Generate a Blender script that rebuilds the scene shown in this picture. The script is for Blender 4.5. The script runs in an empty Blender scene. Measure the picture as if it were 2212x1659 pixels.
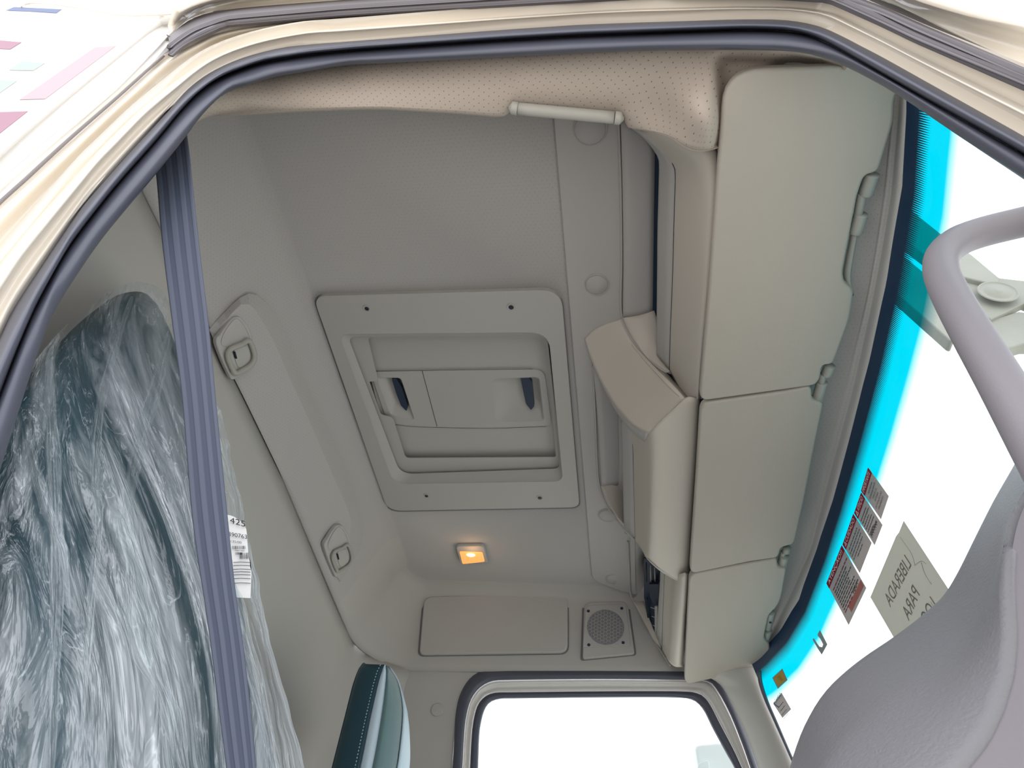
import bpy, bmesh, math, random
import numpy as np
from mathutils import Vector, Matrix, noise
random.seed(4)
sc = bpy.context.scene
col = sc.collection

# ------------------------------------------------------------------ camera
# world: X = towards the front of the cab, Y = across the cab (away from the
# open door), Z = up; the lens sits at the origin, just outside the doorway.
FPX, CX, CY = 1500.0, 1106.0, 829.5
def _basis():
    a = np.array([1390 - CX, -(2612 - CY), -FPX]); a /= np.linalg.norm(a)
    f = np.array([1, 0.012, 0.0]); f[2] = -(f @ a) / a[2]; f /= np.linalg.norm(f)
    return np.array([f, a, np.cross(f, a)])
MB = _basis()
cam_d = bpy.data.cameras.new('camera'); cam = bpy.data.objects.new('camera', cam_d); col.objects.link(cam)
mw = Matrix.Identity(4)
for r in range(3):
    for c in range(3):
        mw[r][c] = MB[r][c]
cam.matrix_world = mw
cam_d.sensor_width = 36.0; cam_d.lens = FPX / 2212.0 * 36.0
cam_d.clip_start = 0.01; cam_d.clip_end = 100
sc.camera = cam

# ------------------------------------------------------------------ world, exposure
W = bpy.data.worlds.new('overcast_sky'); sc.world = W; W.use_nodes = True
wn = W.node_tree; wn.nodes.clear()
wo = wn.nodes.new('ShaderNodeOutputWorld'); wb = wn.nodes.new('ShaderNodeBackground')
tc = wn.nodes.new('ShaderNodeTexCoord'); sx = wn.nodes.new('ShaderNodeSeparateXYZ')
cr = wn.nodes.new('ShaderNodeValToRGB')
mr = wn.nodes.new('ShaderNodeMapRange'); mr.inputs[1].default_value = -1; mr.inputs[2].default_value = 1
wn.links.new(tc.outputs['Generated'], sx.inputs[0]); wn.links.new(sx.outputs[2], mr.inputs[0])
wn.links.new(mr.outputs[0], cr.inputs[0])
e = cr.color_ramp.elements
e[0].position = 0.0; e[0].color = (0.76, 0.705, 0.67, 1)      # sunlit concrete below
e[1].position = 0.47; e[1].color = (0.90, 0.87, 0.85, 1)
k = e.new(0.53); k.color = (1.0, .985, 1.0, 1)
k = e.new(1.0); k.color = (0.89, 0.91, 1.0, 1)
wn.links.new(cr.outputs[0], wb.inputs[0]); wb.inputs[1].default_value = 2.3
wn.links.new(wb.outputs[0], wo.inputs[0])
sc.view_settings.view_transform = 'Standard'; sc.view_settings.look = 'None'
sc.view_settings.gamma = 1.0; sc.view_settings.use_curve_mapping = False
sc.view_settings.exposure = 0.0
try:
    sc.cycles.max_bounces = 12; sc.cycles.diffuse_bounces = 7; sc.cycles.transparent_max_bounces = 16
except Exception: pass

# ------------------------------------------------------------------ ray helpers
def ray(px, py):
    return MB @ np.array([px - CX, -(py - CY), -FPX])
def P(px, py, x=None, y=None, z=None):
    d = ray(px, py)
    if x is not None: s = x / d[0]
    elif y is not None: s = y / d[1]
    else: s = z / d[2]
    return Vector(d * s)
def PL(px, py, n, d0):
    d = ray(px, py); return Vector(d * (d0 / float(np.dot(n, d))))
# rear slope of the headliner, far wall, rear wall
RN = np.array([.225, 0, -.11]); RN /= np.linalg.norm(RN); RD = float(RN @ np.array([-.9, 0, 1.125]))
def RW(px, py, h=0.0): return PL(px, py, RN, RD + h)
FN = np.array([0, 1, .085]); FN /= np.linalg.norm(FN); FD = float(FN @ np.array([0, 2.12, 1.07]))
def FW(px, py, h=0.0): return PL(px, py, FN, FD - h)
def Z(pts, z): return [P(q[0], q[1], z=(q[2] if len(q) > 2 else z)) for q in pts]
def Y(pts, y): return [P(q[0], q[1], y=(q[2] if len(q) > 2 else y)) for q in pts]
WT = [(.30, .15), (.352, .28), (.384, .39), (.406, .515), (.4205, .69), (.4265, .85), (.4285, 1.05), (.428, 1.24), (.4235, 1.43), (.411, 1.64), (.386, 1.79), (.342, 1.925), (.30, 2.0), (.25, 2.06)]
KS = .25
def xt(y): return float(np.interp(y, [b for a, b in WT], [a for a, b in WT]))
def WS(px, py, off=0.0):
    d = ray(px, py)
    s = np.linspace(1e-5, 3.5 / np.linalg.norm(d), 6000)
    v = s * d[0] - np.interp(s * d[1], [b for a, b in WT], [a for a, b in WT]) - KS * (1.05 - s * d[2]) + off
    i = np.where(np.diff(np.sign(v)))[0]
    i = i[0] if len(i) else -1
    return Vector(d * s[i])
def unit(v): return Vector(v).normalized()

# ------------------------------------------------------------------ materials
def mat(name, colr, rough=.6, bump=0.0, bscale=400, spec=.35, metal=0, var=0.0, coat=0.0, sheen=0.0):
    m = bpy.data.materials.new(name); m.use_nodes = True
    n = m.node_tree; b = n.nodes['Principled BSDF']
    b.inputs['Base Color'].default_value = (*colr, 1); b.inputs['Roughness'].default_value = rough
    b.inputs['Specular IOR Level'].default_value = spec; b.inputs['Metallic'].default_value = metal
    b.inputs['Coat Weight'].default_value = coat
    b.inputs['Sheen Weight'].default_value = sheen
    t = n.nodes.new('ShaderNodeTexCoord')
    if bump:
        nz = n.nodes.new('ShaderNodeTexNoise'); nz.inputs['Scale'].default_value = bscale; nz.inputs['Detail'].default_value = 3
        bp = n.nodes.new('ShaderNodeBump'); bp.inputs['Strength'].default_value = bump; bp.inputs['Distance'].default_value = .001
        n.links.new(t.outputs['Object'], nz.inputs['Vector']); n.links.new(nz.outputs[0], bp.inputs['Height'])
        n.links.new(bp.outputs[0], b.inputs['Normal'])
    if var:
        nz = n.nodes.new('ShaderNodeTexNoise'); nz.inputs['Scale'].default_value = 6; nz.inputs['Detail'].default_value = 5
        mx = n.nodes.new('ShaderNodeMix'); mx.data_type = 'RGBA'
        mx.inputs[6].default_value = (*[c * (1 - var) for c in colr], 1); mx.inputs[7].default_value = (*[min(1, c * (1 + var)) for c in colr], 1)
        n.links.new(t.outputs['Object'], nz.inputs['Vector']); n.links.new(nz.outputs[0], mx.inputs[0]); n.links.new(mx.outputs[2], b.inputs['Base Color'])
    return m
def perforated(name, colr, px=.0165, py=.011, r=.00085, rough=.75, dark=.35):
    """vinyl headliner with a staggered lattice of needle holes (UV in metres)"""
    m = mat(name, colr, rough, spec=.25)
    n = m.node_tree; b = n.nodes['Principled BSDF']; L = n.links
    uv = n.nodes.new('ShaderNodeUVMap'); uv.uv_map = 'uv'
    def M(op, a, bb=None, c=None):
        q = n.nodes.new('ShaderNodeMath'); q.operation = op
        for i, v in enumerate((a, bb, c)):
            if v is None: continue
            if isinstance(v, (int, float)): q.inputs[i].default_value = v
            else: L.new(v, q.inputs[i])
        return q.outputs[0]
    s = n.nodes.new('ShaderNodeSeparateXYZ'); L.new(uv.outputs[0], s.inputs[0])
    ds = []
    for o in (0.0, .5):
        u = M('MULTIPLY', M('SUBTRACT', M('FRACT', M('ADD', M('DIVIDE', s.outputs[0], px), o)), .5), px)
        v = M('MULTIPLY', M('SUBTRACT', M('FRACT', M('ADD', M('DIVIDE', s.outputs[1], py), o)), .5), py)
        ds.append(M('SQRT', M('ADD', M('MULTIPLY', u, u), M('MULTIPLY', v, v))))
    d = M('MINIMUM', ds[0], ds[1])
    f = n.nodes.new('ShaderNodeMapRange'); f.inputs[1].default_value = r * .55; f.inputs[2].default_value = r * 1.15
    L.new(d, f.inputs[0])
    mx = n.nodes.new('ShaderNodeMix'); mx.data_type = 'RGBA'
    mx.inputs[6].default_value = (*[c * dark for c in colr], 1); mx.inputs[7].default_value = (*colr, 1)
    L.new(f.outputs[0], mx.inputs[0]); L.new(mx.outputs[2], b.inputs['Base Color'])
    bp = n.nodes.new('ShaderNodeBump'); bp.inputs['Strength'].default_value = .5; bp.inputs['Distance'].default_value = .0006
    L.new(f.outputs[0], bp.inputs['Height']); L.new(bp.outputs[0], b.inputs['Normal'])
    return m
GREY = (.43, .42, .405)
M_head = perforated('perforated_headliner', (.43, .42, .405), dark=.5, r=.0007)
M_headtrim = perforated('perforated_beige_vinyl', (.43, .375, .32))
M_trim = mat('grey_plastic_trim', GREY, .62, .12, 900)
M_wall = mat('grey_wall_trim', (.44, .43, .405), .7, .1, 700, var=.02)
M_cons = mat('console_plastic', (.52, .485, .43), .5, .15, 800)
M_visor = mat('visor_vinyl', (.40, .372, .325), .6, .35, 420)
M_panelin = mat('smooth_grey_plastic', (.42, .415, .39), .55, .05, 900)
M_dark = mat('dark_recess_plastic', (.012, .018, .028), .5)
M_navy = mat('navy_electronics_and_shadow', (.015, .03, .06), .4, .2, 300)
M_body = mat('cream_body_paint', (.72, .665, .565), .28, spec=.5, coat=.2)
M_bodyw = mat('white_body_paint', (.78, .765, .73), .35, spec=.4, coat=.1)
M_rub = mat('blue_grey_rubber_seal', (.07, .077, .105), .42, .12, 900, spec=.5)
M_rubg = mat('grey_rubber_seal', (.14, .13, .14), .5, .1, 500)
M_visclip = mat('clip_plastic', (.37, .365, .33), .45)
M_pink = mat('pink_decal', (.52, .37, .40), .5, spec=.1)
M_maroon = mat('maroon_decal', (.36, .20, .26), .5, spec=.1)
M_mint = mat('mint_decal', (.38, .46, .42), .5, spec=.1)
M_blue = mat('blue_decal', (.14, .18, .32), .5, spec=.1)
M_belt = mat('navy_belt', (.022, .036, .075), .7, .1, 900)
M_teal = mat('teal_seat_leather', (.012, .05, .07), .5, .4, 260, spec=.4)
M_tealf = mat('teal_seat_fabric', (.10, .18, .19), .9, .8, 900, sheen=.3)
M_pipe = mat('pale_blue_piping', (.50, .62, .70), .45)
M_dash = mat('dash_leather', (.21, .21, .225), .48, .8, 260, spec=.4)
M_rail = mat('grey_rail_plastic', (.22, .205, .225), .5, .2, 700)
M_paper = mat('white_paper', (.80, .80, .79), .6)
M_ink = mat('black_ink', (.03, .03, .035), .6)
M_thread = mat('pale_thread', (.35, .5, .55), .7)
M_mirror = mat('grey_green_bracket', (.33, .335, .30), .7, .5, 120, var=.25)
M_out = mat('dusty_grey_housing', (.62, .66, .66), .6, var=.1)
M_cap = mat('cap_plastic', (.43, .42, .405), .6)
M_screw = mat('dark_screw', (.02, .025, .035), .4)
M_gapshadow = mat('painted_gap_shadow', (.17, .17, .18), .9)  # dark grey for painted crevice shadow around raised panels
M_headlit = perforated('perforated_lining_brightened', (.52, .52, .51), dark=.5, r=.0007)  # headliner grey, lightened in place of light reflected off the dash
M_floor = mat('dark_floor_mat', (.10, .10, .10), .9, .5, 80)

# belt weave: ribs running along the strap
def belt_mat():
    m = mat('ribbed_belt_webbing', (.05, .06, .12), .65)
    n = m.node_tree; b = n.nodes['Principled BSDF']; L = n.links
    uv = n.nodes.new('ShaderNodeUVMap'); uv.uv_map = 'uv'
    s = n.nodes.new('ShaderNodeSeparateXYZ'); L.new(uv.outputs[0], s.inputs[0])
    a = n.nodes.new('ShaderNodeMath'); a.operation = 'MULTIPLY'; a.inputs[1].default_value = 2 * math.pi / .0118; L.new(s.outputs[1], a.inputs[0])
    c = n.nodes.new('ShaderNodeMath'); c.operation = 'SINE'; L.new(a.outputs[0], c.inputs[0])
    mr = n.nodes.new('ShaderNodeMapRange'); mr.inputs[1].default_value = -.4; mr.inputs[2].default_value = .4; L.new(c.outputs[0], mr.inputs[0])
    mx = n.nodes.new('ShaderNodeMix'); mx.data_type = 'RGBA'; mx.inputs[6].default_value = (.035, .045, .075, 1); mx.inputs[7].default_value = (.062, .075, .11, 1)
    L.new(mr.outputs[0], mx.inputs[0]); L.new(mx.outputs[2], b.inputs['Base Color'])
    bp = n.nodes.new('ShaderNodeBump'); bp.inputs['Strength'].default_value = .5; bp.inputs['Distance'].default_value = .001
    L.new(mr.outputs[0], bp.inputs['Height']); L.new(bp.outputs[0], b.inputs['Normal'])
    return m
M_web = belt_mat()
def ribbed_mat():
    m = mat('ribbed_grey_seal', (.22, .20, .20), .55)
    n = m.node_tree; b = n.nodes['Principled BSDF']; L = n.links
    uv = n.nodes.new('ShaderNodeUVMap'); uv.uv_map = 'uv'
    w = n.nodes.new('ShaderNodeTexWave'); w.inputs['Scale'].default_value = 90; w.bands_direction = 'X'
    L.new(uv.outputs[0], w.inputs['Vector'])
    bp = n.nodes.new('ShaderNodeBump'); bp.inputs['Strength'].default_value = .8; bp.inputs['Distance'].default_value = .001
    L.new(w.outputs[1], bp.inputs['Height']); L.new(bp.outputs[0], b.inputs['Normal'])
    return m
M_rib = ribbed_mat()
def glass_tint():
    """windshield: black frit, fading line frit, cyan shade band, then clear (v = metres below the top edge)"""
    m = bpy.data.materials.new('tinted_windshield_glass'); m.use_nodes = True
    n = m.node_tree; n.nodes.clear(); L = n.links
    out = n.nodes.new('ShaderNodeOutputMaterial')
    uv = n.nodes.new('ShaderNodeUVMap'); uv.uv_map = 'uv'
    s = n.nodes.new('ShaderNodeSeparateXYZ'); L.new(uv.outputs[0], s.inputs[0])
    r = n.nodes.new('ShaderNodeMapRange'); r.inputs[1].default_value = .098; r.inputs[2].default_value = .134
    nz = n.nodes.new('ShaderNodeTexNoise'); nz.inputs['Scale'].default_value = 3; L.new(uv.outputs[0], nz.inputs['Vector'])
    ad = n.nodes.new('ShaderNodeMath'); ad.operation = 'MULTIPLY_ADD'; ad.inputs[1].default_value = .012
    L.new(nz.outputs[0], ad.inputs[0]); L.new(s.outputs[1], ad.inputs[2]); L.new(ad.outputs[0], r.inputs[0])
    mx = n.nodes.new('ShaderNodeMix'); mx.data_type = 'RGBA'
    mx.inputs[6].default_value = (.0, .36, .44, 1); mx.inputs[7].default_value = (.90, .96, .95, 1)
    L.new(r.outputs[0], mx.inputs[0])
    tr = n.nodes.new('ShaderNodeBsdfTransparent'); L.new(mx.outputs[2], tr.inputs[0])
    gl = n.nodes.new('ShaderNodeBsdfGlossy'); gl.inputs['Roughness'].default_value = .03
    fr = n.nodes.new('ShaderNodeFresnel'); fr.inputs[0].default_value = 1.3
    m1 = n.nodes.new('ShaderNodeMixShader'); L.new(fr.outputs[0], m1.inputs[0]); L.new(tr.outputs[0], m1.inputs[1]); L.new(gl.outputs[0], m1.inputs[2])
    fx = n.nodes.new('ShaderNodeMath'); fx.operation = 'MULTIPLY'; fx.inputs[1].default_value = .35; L.new(fr.outputs[0], fx.inputs[0]); L.new(fx.outputs[0], m1.inputs[0])
    # frit mask: v + triangular wave(u)
    a = n.nodes.new('ShaderNodeMath'); a.operation = 'DIVIDE'; a.inputs[1].default_value = .0034; L.new(s.outputs[0], a.inputs[0])
    p = n.nodes.new('ShaderNodeMath'); p.operation = 'PINGPONG'; p.inputs[1].default_value = .5; L.new(a.outputs[0], p.inputs[0])
    q = n.nodes.new('ShaderNodeMath'); q.operation = 'MULTIPLY_ADD'; q.inputs[1].default_value = .060; q.inputs[2].default_value = .023; L.new(p.outputs[0], q.inputs[0])
    g = n.nodes.new('ShaderNodeMath'); g.operation = 'LESS_THAN'; L.new(s.outputs[1], g.inputs[0]); L.new(q.outputs[0], g.inputs[1])
    df = n.nodes.new('ShaderNodeBsdfPrincipled'); df.inputs['Base Color'].default_value = (.010, .035, .085, 1); df.inputs['Roughness'].default_value = .35
    m2 = n.nodes.new('ShaderNodeMixShader'); L.new(g.outputs[0], m2.inputs[0]); L.new(m1.outputs[0], m2.inputs[1]); L.new(df.outputs[0], m2.inputs[2])
    L.new(m2.outputs[0], out.inputs[0])
    return m
M_ws = glass_tint()
def clear_glass():
    m = bpy.data.materials.new('clear_window_glass'); m.use_nodes = True
    n = m.node_tree; n.nodes.clear(); L = n.links
    out = n.nodes.new('ShaderNodeOutputMaterial')
    tr = n.nodes.new('ShaderNodeBsdfTransparent'); tr.inputs[0].default_value = (.93, .97, .96, 1)
    gl = n.nodes.new('ShaderNodeBsdfGlossy'); gl.inputs['Roughness'].default_value = .03
    m1 = n.nodes.new('ShaderNodeMixShader'); m1.inputs[0].default_value = .05
    L.new(tr.outputs[0], m1.inputs[1]); L.new(gl.outputs[0], m1.inputs[2]); L.new(m1.outputs[0], out.inputs[0])
    return m
M_glass = clear_glass()
def plastic_film(name, lo, hi, su, sv, seed=0.0):
    m = bpy.data.materials.new(name); m.use_nodes = True
    n = m.node_tree; n.nodes.clear(); L = n.links
    out = n.nodes.new('ShaderNodeOutputMaterial')
    uv = n.nodes.new('ShaderNodeUVMap'); uv.uv_map = 'uv'
    mp = n.nodes.new('ShaderNodeMapping'); mp.inputs['Scale'].default_value = (su, sv, 1); mp.inputs['Location'].default_value = (seed, seed * .7, 0)
    L.new(uv.outputs[0], mp.inputs[0])
    nz = n.nodes.new('ShaderNodeTexNoise'); nz.inputs['Scale'].default_value = 1; nz.inputs['Detail'].default_value = 5; nz.inputs['Distortion'].default_value = .7; nz.inputs['Roughness'].default_value = .62
    L.new(mp.outputs[0], nz.inputs['Vector'])
    r = n.nodes.new('ShaderNodeMapRange'); r.inputs[1].default_value = .44; r.inputs[2].default_value = .62; r.inputs[3].default_value = lo; r.inputs[4].default_value = hi
    L.new(nz.outputs[0], r.inputs[0])
    sp = n.nodes.new('ShaderNodeSeparateXYZ'); L.new(uv.outputs[0], sp.inputs[0])
    gv_ = n.nodes.new('ShaderNodeMapRange'); gv_.inputs[1].default_value = 0; gv_.inputs[2].default_value = .55; gv_.inputs[3].default_value = -.06; gv_.inputs[4].default_value = .075
    L.new(sp.outputs[1], gv_.inputs[0])
    adn = n.nodes.new('ShaderNodeMath'); adn.operation = 'ADD'; L.new(nz.outputs[0], adn.inputs[0]); L.new(gv_.outputs[0], adn.inputs[1]); L.new(adn.outputs[0], r.inputs[0])
    # fold ridges
    n2 = n.nodes.new('ShaderNodeTexNoise'); n2.inputs['Scale'].default_value = 2.4; n2.inputs['Detail'].default_value = 4; n2.inputs['Distortion'].default_value = 1.2
    L.new(mp.outputs[0], n2.inputs['Vector'])
    ab = n.nodes.new('ShaderNodeMath'); ab.operation = 'SUBTRACT'; ab.inputs[1].default_value = .5; L.new(n2.outputs[0], ab.inputs[0])
    ac = n.nodes.new('ShaderNodeMath'); ac.operation = 'ABSOLUTE'; L.new(ab.outputs[0], ac.inputs[0])
    rr = n.nodes.new('ShaderNodeMapRange'); rr.inputs[1].default_value = 0; rr.inputs[2].default_value = .012; rr.inputs[3].default_value = .30; rr.inputs[4].default_value = 0
    L.new(ac.outputs[0], rr.inputs[0])
    su_ = n.nodes.new('ShaderNodeMath'); su_.operation = 'ADD'; su_.use_clamp = True; L.new(r.outputs[0], su_.inputs[0]); L.new(rr.outputs[0], su_.inputs[1])
    b = n.nodes.new('ShaderNodeBsdfPrincipled'); b.inputs['Base Color'].default_value = (.70, .76, .80, 1); b.inputs['Roughness'].default_value = .22
    b.inputs['Specular IOR Level'].default_value = .9
    bp = n.nodes.new('ShaderNodeBump'); bp.inputs['Strength'].default_value = 1; bp.inputs['Distance'].default_value = .02
    L.new(n2.outputs[0], bp.inputs['Height']); L.new(bp.outputs[0], b.inputs['Normal'])
    tl = n.nodes.new('ShaderNodeBsdfTranslucent'); tl.inputs[0].default_value = (.7, .75, .78, 1)
    ms = n.nodes.new('ShaderNodeMixShader'); ms.inputs[0].default_value = .25; L.new(b.outputs[0], ms.inputs[1]); L.new(tl.outputs[0], ms.inputs[2])
    tr = n.nodes.new('ShaderNodeBsdfTransparent'); tr.inputs[0].default_value = (.93, .97, .98, 1)
    mx = n.nodes.new('ShaderNodeMixShader'); L.new(su_.outputs[0], mx.inputs[0]); L.new(tr.outputs[0], mx.inputs[1]); L.new(ms.outputs[0], mx.inputs[2])
    gl = n.nodes.new('ShaderNodeBsdfGlossy'); gl.inputs['Roughness'].default_value = .12; L.new(bp.outputs[0], gl.inputs['Normal'])
    m3 = n.nodes.new('ShaderNodeMixShader'); m3.inputs[0].default_value = .07; L.new(mx.outputs[0], m3.inputs[1]); L.new(gl.outputs[0], m3.inputs[2])
    L.new(m3.outputs[0], out.inputs[0])
    return m
M_film = plastic_film('crinkled_clear_plastic', .03, .60, 14, 2.4)
M_fold = plastic_film('folded_clear_plastic', .18, .50, 2.0, 45, 3.0)
def emis(name, c, s):
    m = bpy.data.materials.new(name); m.use_nodes = True; b = m.node_tree.nodes['Principled BSDF']
    b.inputs['Base Color'].default_value = (*c, 1); b.inputs['Emission Color'].default_value = (*c, 1); b.inputs['Emission Strength'].default_value = s
    b.inputs['Roughness'].default_value = .3
    return m
M_bulb = emis('lit_bulb', (1, .62, .28), 6)
M_lens = emis('lit_amber_lens', (1, .42, .12), .75)
def thin_sheet(name, colr, t=.5):
    m = bpy.data.materials.new(name); m.use_nodes = True
    n = m.node_tree; n.nodes.clear(); L = n.links
    out = n.nodes.new('ShaderNodeOutputMaterial')
    d = n.nodes.new('ShaderNodeBsdfDiffuse'); d.inputs[0].default_value = (*colr, 1)
    tl = n.nodes.new('ShaderNodeBsdfTranslucent'); tl.inputs[0].default_value = (*colr, 1)
    m1 = n.nodes.new('ShaderNodeMixShader'); m1.inputs[0].default_value = t
    L.new(d.outputs[0], m1.inputs[1]); L.new(tl.outputs[0], m1.inputs[2]); L.new(m1.outputs[0], out.inputs[0])
    return m
M_sheet = thin_sheet('thin_paper', (.66, .655, .61), .42)
M_stk = thin_sheet('sticker_grey_white', (.58, .55, .54), .30)
M_stkr = thin_sheet('sticker_red', (.42, .045, .09), .35)
M_stky = thin_sheet('sticker_yellow', (.62, .46, .12), .35)
M_stkp = thin_sheet('sticker_salmon', (.62, .28, .25), .35)
M_stkt = thin_sheet('sticker_text', (.10, .10, .11), .2)
M_stkg = thin_sheet('sticker_greygreen', (.36, .42, .42), .25)

# ------------------------------------------------------------------ mesh helpers
def setp(o, label=None, cat=None, group=None, kind=None):
    if label: o['label'] = label
    if cat: o['category'] = cat
    if group: o['group'] = group
    if kind: o['kind'] = kind
    return o
def thing(name, label, cat, loc, group=None):
    o = bpy.data.objects.new(name, None); col.objects.link(o); o.location = loc; o.empty_display_size = .02
    return setp(o, label, cat, group)
def link(name, me, m, parent=None, smooth=True):
    me.materials.append(m)
    if smooth:
        me.shade_smooth()
    o = bpy.data.objects.new(name, me); col.objects.link(o)
    if parent is not None:
        wl = Vector((0, 0, 0)); p = parent
        while p is not None: wl += p.location; p = p.parent
        me.transform(Matrix.Translation(-wl)); o.parent = parent
    return o
def face_cam(me):
    s = 0.0
    for p in me.polygons: s += p.area * p.normal.dot(p.center)
    if s > 0: me.flip_normals()
def solid(o, t, off=-1.0, rim=True):
    s = o.modifiers.new('thickness', 'SOLIDIFY'); s.thickness = t; s.offset = off; s.use_rim = rim; s.use_even_offset = False
    return o
def bevel(o, w, seg=3, ang=35):
    b = o.modifiers.new('bevel', 'BEVEL'); b.width = w; b.segments = seg; b.limit_method = 'ANGLE'; b.angle_limit = math.radians(ang)
    b.harden_normals = False
    wn_ = o.modifiers.new('wn', 'WEIGHTED_NORMAL'); wn_.keep_sharp = False; wn_.weight = 80
    return o
def cat(p0, p1, p2, p3, t):
    return .5 * ((2 * p1) + (-p0 + p2) * t + (2 * p0 - 5 * p1 + 4 * p2 - p3) * t * t + (-p0 + 3 * p1 - 3 * p2 + p3) * t ** 3)
def curve(pts, n, closed=False, smooth=True):
    """resample to n points by arc length through a Catmull-Rom curve"""
    m = len(pts); dense = []
    segs = m if closed else m - 1
    for i in range(segs):
        if closed: q = [pts[(i + j) % m] for j in (-1, 0, 1, 2)]
        else: q = [pts[max(0, i - 1)], pts[i], pts[i + 1], pts[min(m - 1, i + 2)]]
        for k in range(12):
            t = k / 12
            dense.append(cat(*q, t) if smooth else q[1].lerp(q[2], t))
    dense.append(pts[0] if closed else pts[-1])
    L = [0.0]
    for a, b in zip(dense, dense[1:]): L.append(L[-1] + (b - a).length)
    out = []; j = 0
    N = n if closed else n - 1
    for i in range(n):
        s = L[-1] * i / N
        while j < len(L) - 2 and L[j + 1] < s: j += 1
        d = L[j + 1] - L[j]
        out.append(dense[j].lerp(dense[j + 1], 0 if d < 1e-12 else (s - L[j]) / d))
    return out
def grid(rows, sub=1, smooth=True):
    """subdivide between rows (Catmull-Rom)"""
    if sub <= 1: return rows
    m = len(rows); out = []
    for i in range(m - 1):
        q = [rows[max(0, i - 1)], rows[i], rows[i + 1], rows[min(m - 1, i + 2)]]
        for k in range(sub):
            t = k / sub
            out.append([cat(a, b, c, d, t) if smooth else b.lerp(c, t) for a, b, c, d in zip(*q)])
    out.append(rows[-1]); return out
def loft(name, rows, m, parent=None, nu=40, sub=1, thick=0.0, orient=True, closed=False, smooth=True, disp=None, lin=False, flip=False, off=-1.0, resample=True):
    if resample: rows = [curve(r, nu, closed, smooth=not lin) for r in rows]
    rows = grid(rows, sub, smooth)
    nu = len(rows[0])
    if disp: rows = [[disp(p, i / (len(rows) - 1), j / (nu - 1)) for j, p in enumerate(r)] for i, r in enumerate(rows)]
    me = bpy.data.meshes.new(name)
    vs = [tuple(p) for r in rows for p in r]; fs = []
    nr = len(rows)
    for i in range(nr - 1):
        for j in range(nu if closed else nu - 1):
            a = i * nu + j; b = i * nu + (j + 1) % nu; fs.append((a, b, b + nu, a + nu))
    me.from_pydata(vs, [], fs)
    uvl = me.uv_layers.new(name='uv')
    mid = rows[nr // 2]; U = [0.0]
    for a, b in zip(mid, mid[1:] + [mid[0]]): U.append(U[-1] + (b - a).length)
    c0 = nu // 2; V = [0.0]
    for a, b in zip(rows, rows[1:]): V.append(V[-1] + (b[c0] - a[c0]).length)
    k = 0
    for i in range(nr - 1):
        for j in range(nu if closed else nu - 1):
            for (jj, ii) in ((j, i), (j + 1, i), (j + 1, i + 1), (j, i + 1)):
                uvl.data[k].uv = (U[jj], V[ii]); k += 1
    if orient: face_cam(me)
    if flip: me.flip_normals()
    o = link(name, me, m, parent)
    if thick: solid(o, thick, off)
    return o
def rpoly(pts, r, n=6):
    """round the corners of a closed polygon (r may be a list)"""
    out = []; m = len(pts)
    for i in range(m):
        a, b, c = pts[i - 1], pts[i], pts[(i + 1) % m]
        rr = r[i] if isinstance(r, (list, tuple)) else r
        if rr <= 0: out.append(b); continue
        u = (a - b); w = (c - b)
        d = min(rr, u.length * .48, w.length * .48); u = u.normalized() * d; w = w.normalized() * d
        for k in range(n + 1):
            t = k / n; p = b + u * (1 - t) ** 2 + w * t ** 2
            out.append(p)
    return out
def plate(name, pts, m, parent=None, thick=.01, bev=0.0, seg=3, toward=False, smooth=True, holes=None, uv=False):
    """flat plate; front face on pts, body extruded away from the lens (or toward it)"""
    bm = bmesh.new()
    loops = [pts] + (holes or []); edges = []
    for lp in loops:
        vs = [bm.verts.new(p) for p in lp]
        for i in range(len(vs)): edges.append(bm.edges.new((vs[i - 1], vs[i])))
    if holes: 
        bmesh.ops.triangle_fill(bm, use_beauty=True, use_dissolve=False, edges=edges)
    else:
        bm.faces.new(bm.verts[:])
    bm.normal_update()
    s = sum(f.calc_area() * f.normal.dot(f.calc_center_median()) for f in bm.faces)
    if s > 0: bmesh.ops.reverse_faces(bm, faces=bm.faces[:])
    bm.normal_update()
    nrm = Vector((0, 0, 0))
    for f in bm.faces: nrm += f.normal * f.calc_area()
    nrm.normalize()
    if thick:
        front = bm.faces[:]
        ret = bmesh.ops.extrude_face_region(bm, geom=front, use_keep_orig=True)
        vs = [g for g in ret['geom'] if isinstance(g, bmesh.types.BMVert)]
        if toward: bmesh.ops.translate(bm, verts=vs, vec=nrm * thick)
        else: bmesh.ops.translate(bm, verts=vs, vec=-nrm * thick)
        bmesh.ops.recalc_face_normals(bm, faces=bm.faces[:])
    me = bpy.data.meshes.new(name); bm.to_mesh(me); bm.free()
    if uv:
        uvl = me.uv_layers.new(name='uv')
        for l in me.loops: uvl.data[l.index].uv = me.vertices[l.vertex_index].co.xy
    o = link(name, me, m, parent, smooth=bool(bev))
    if bev: bevel(o, bev, seg)
    return o
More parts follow.
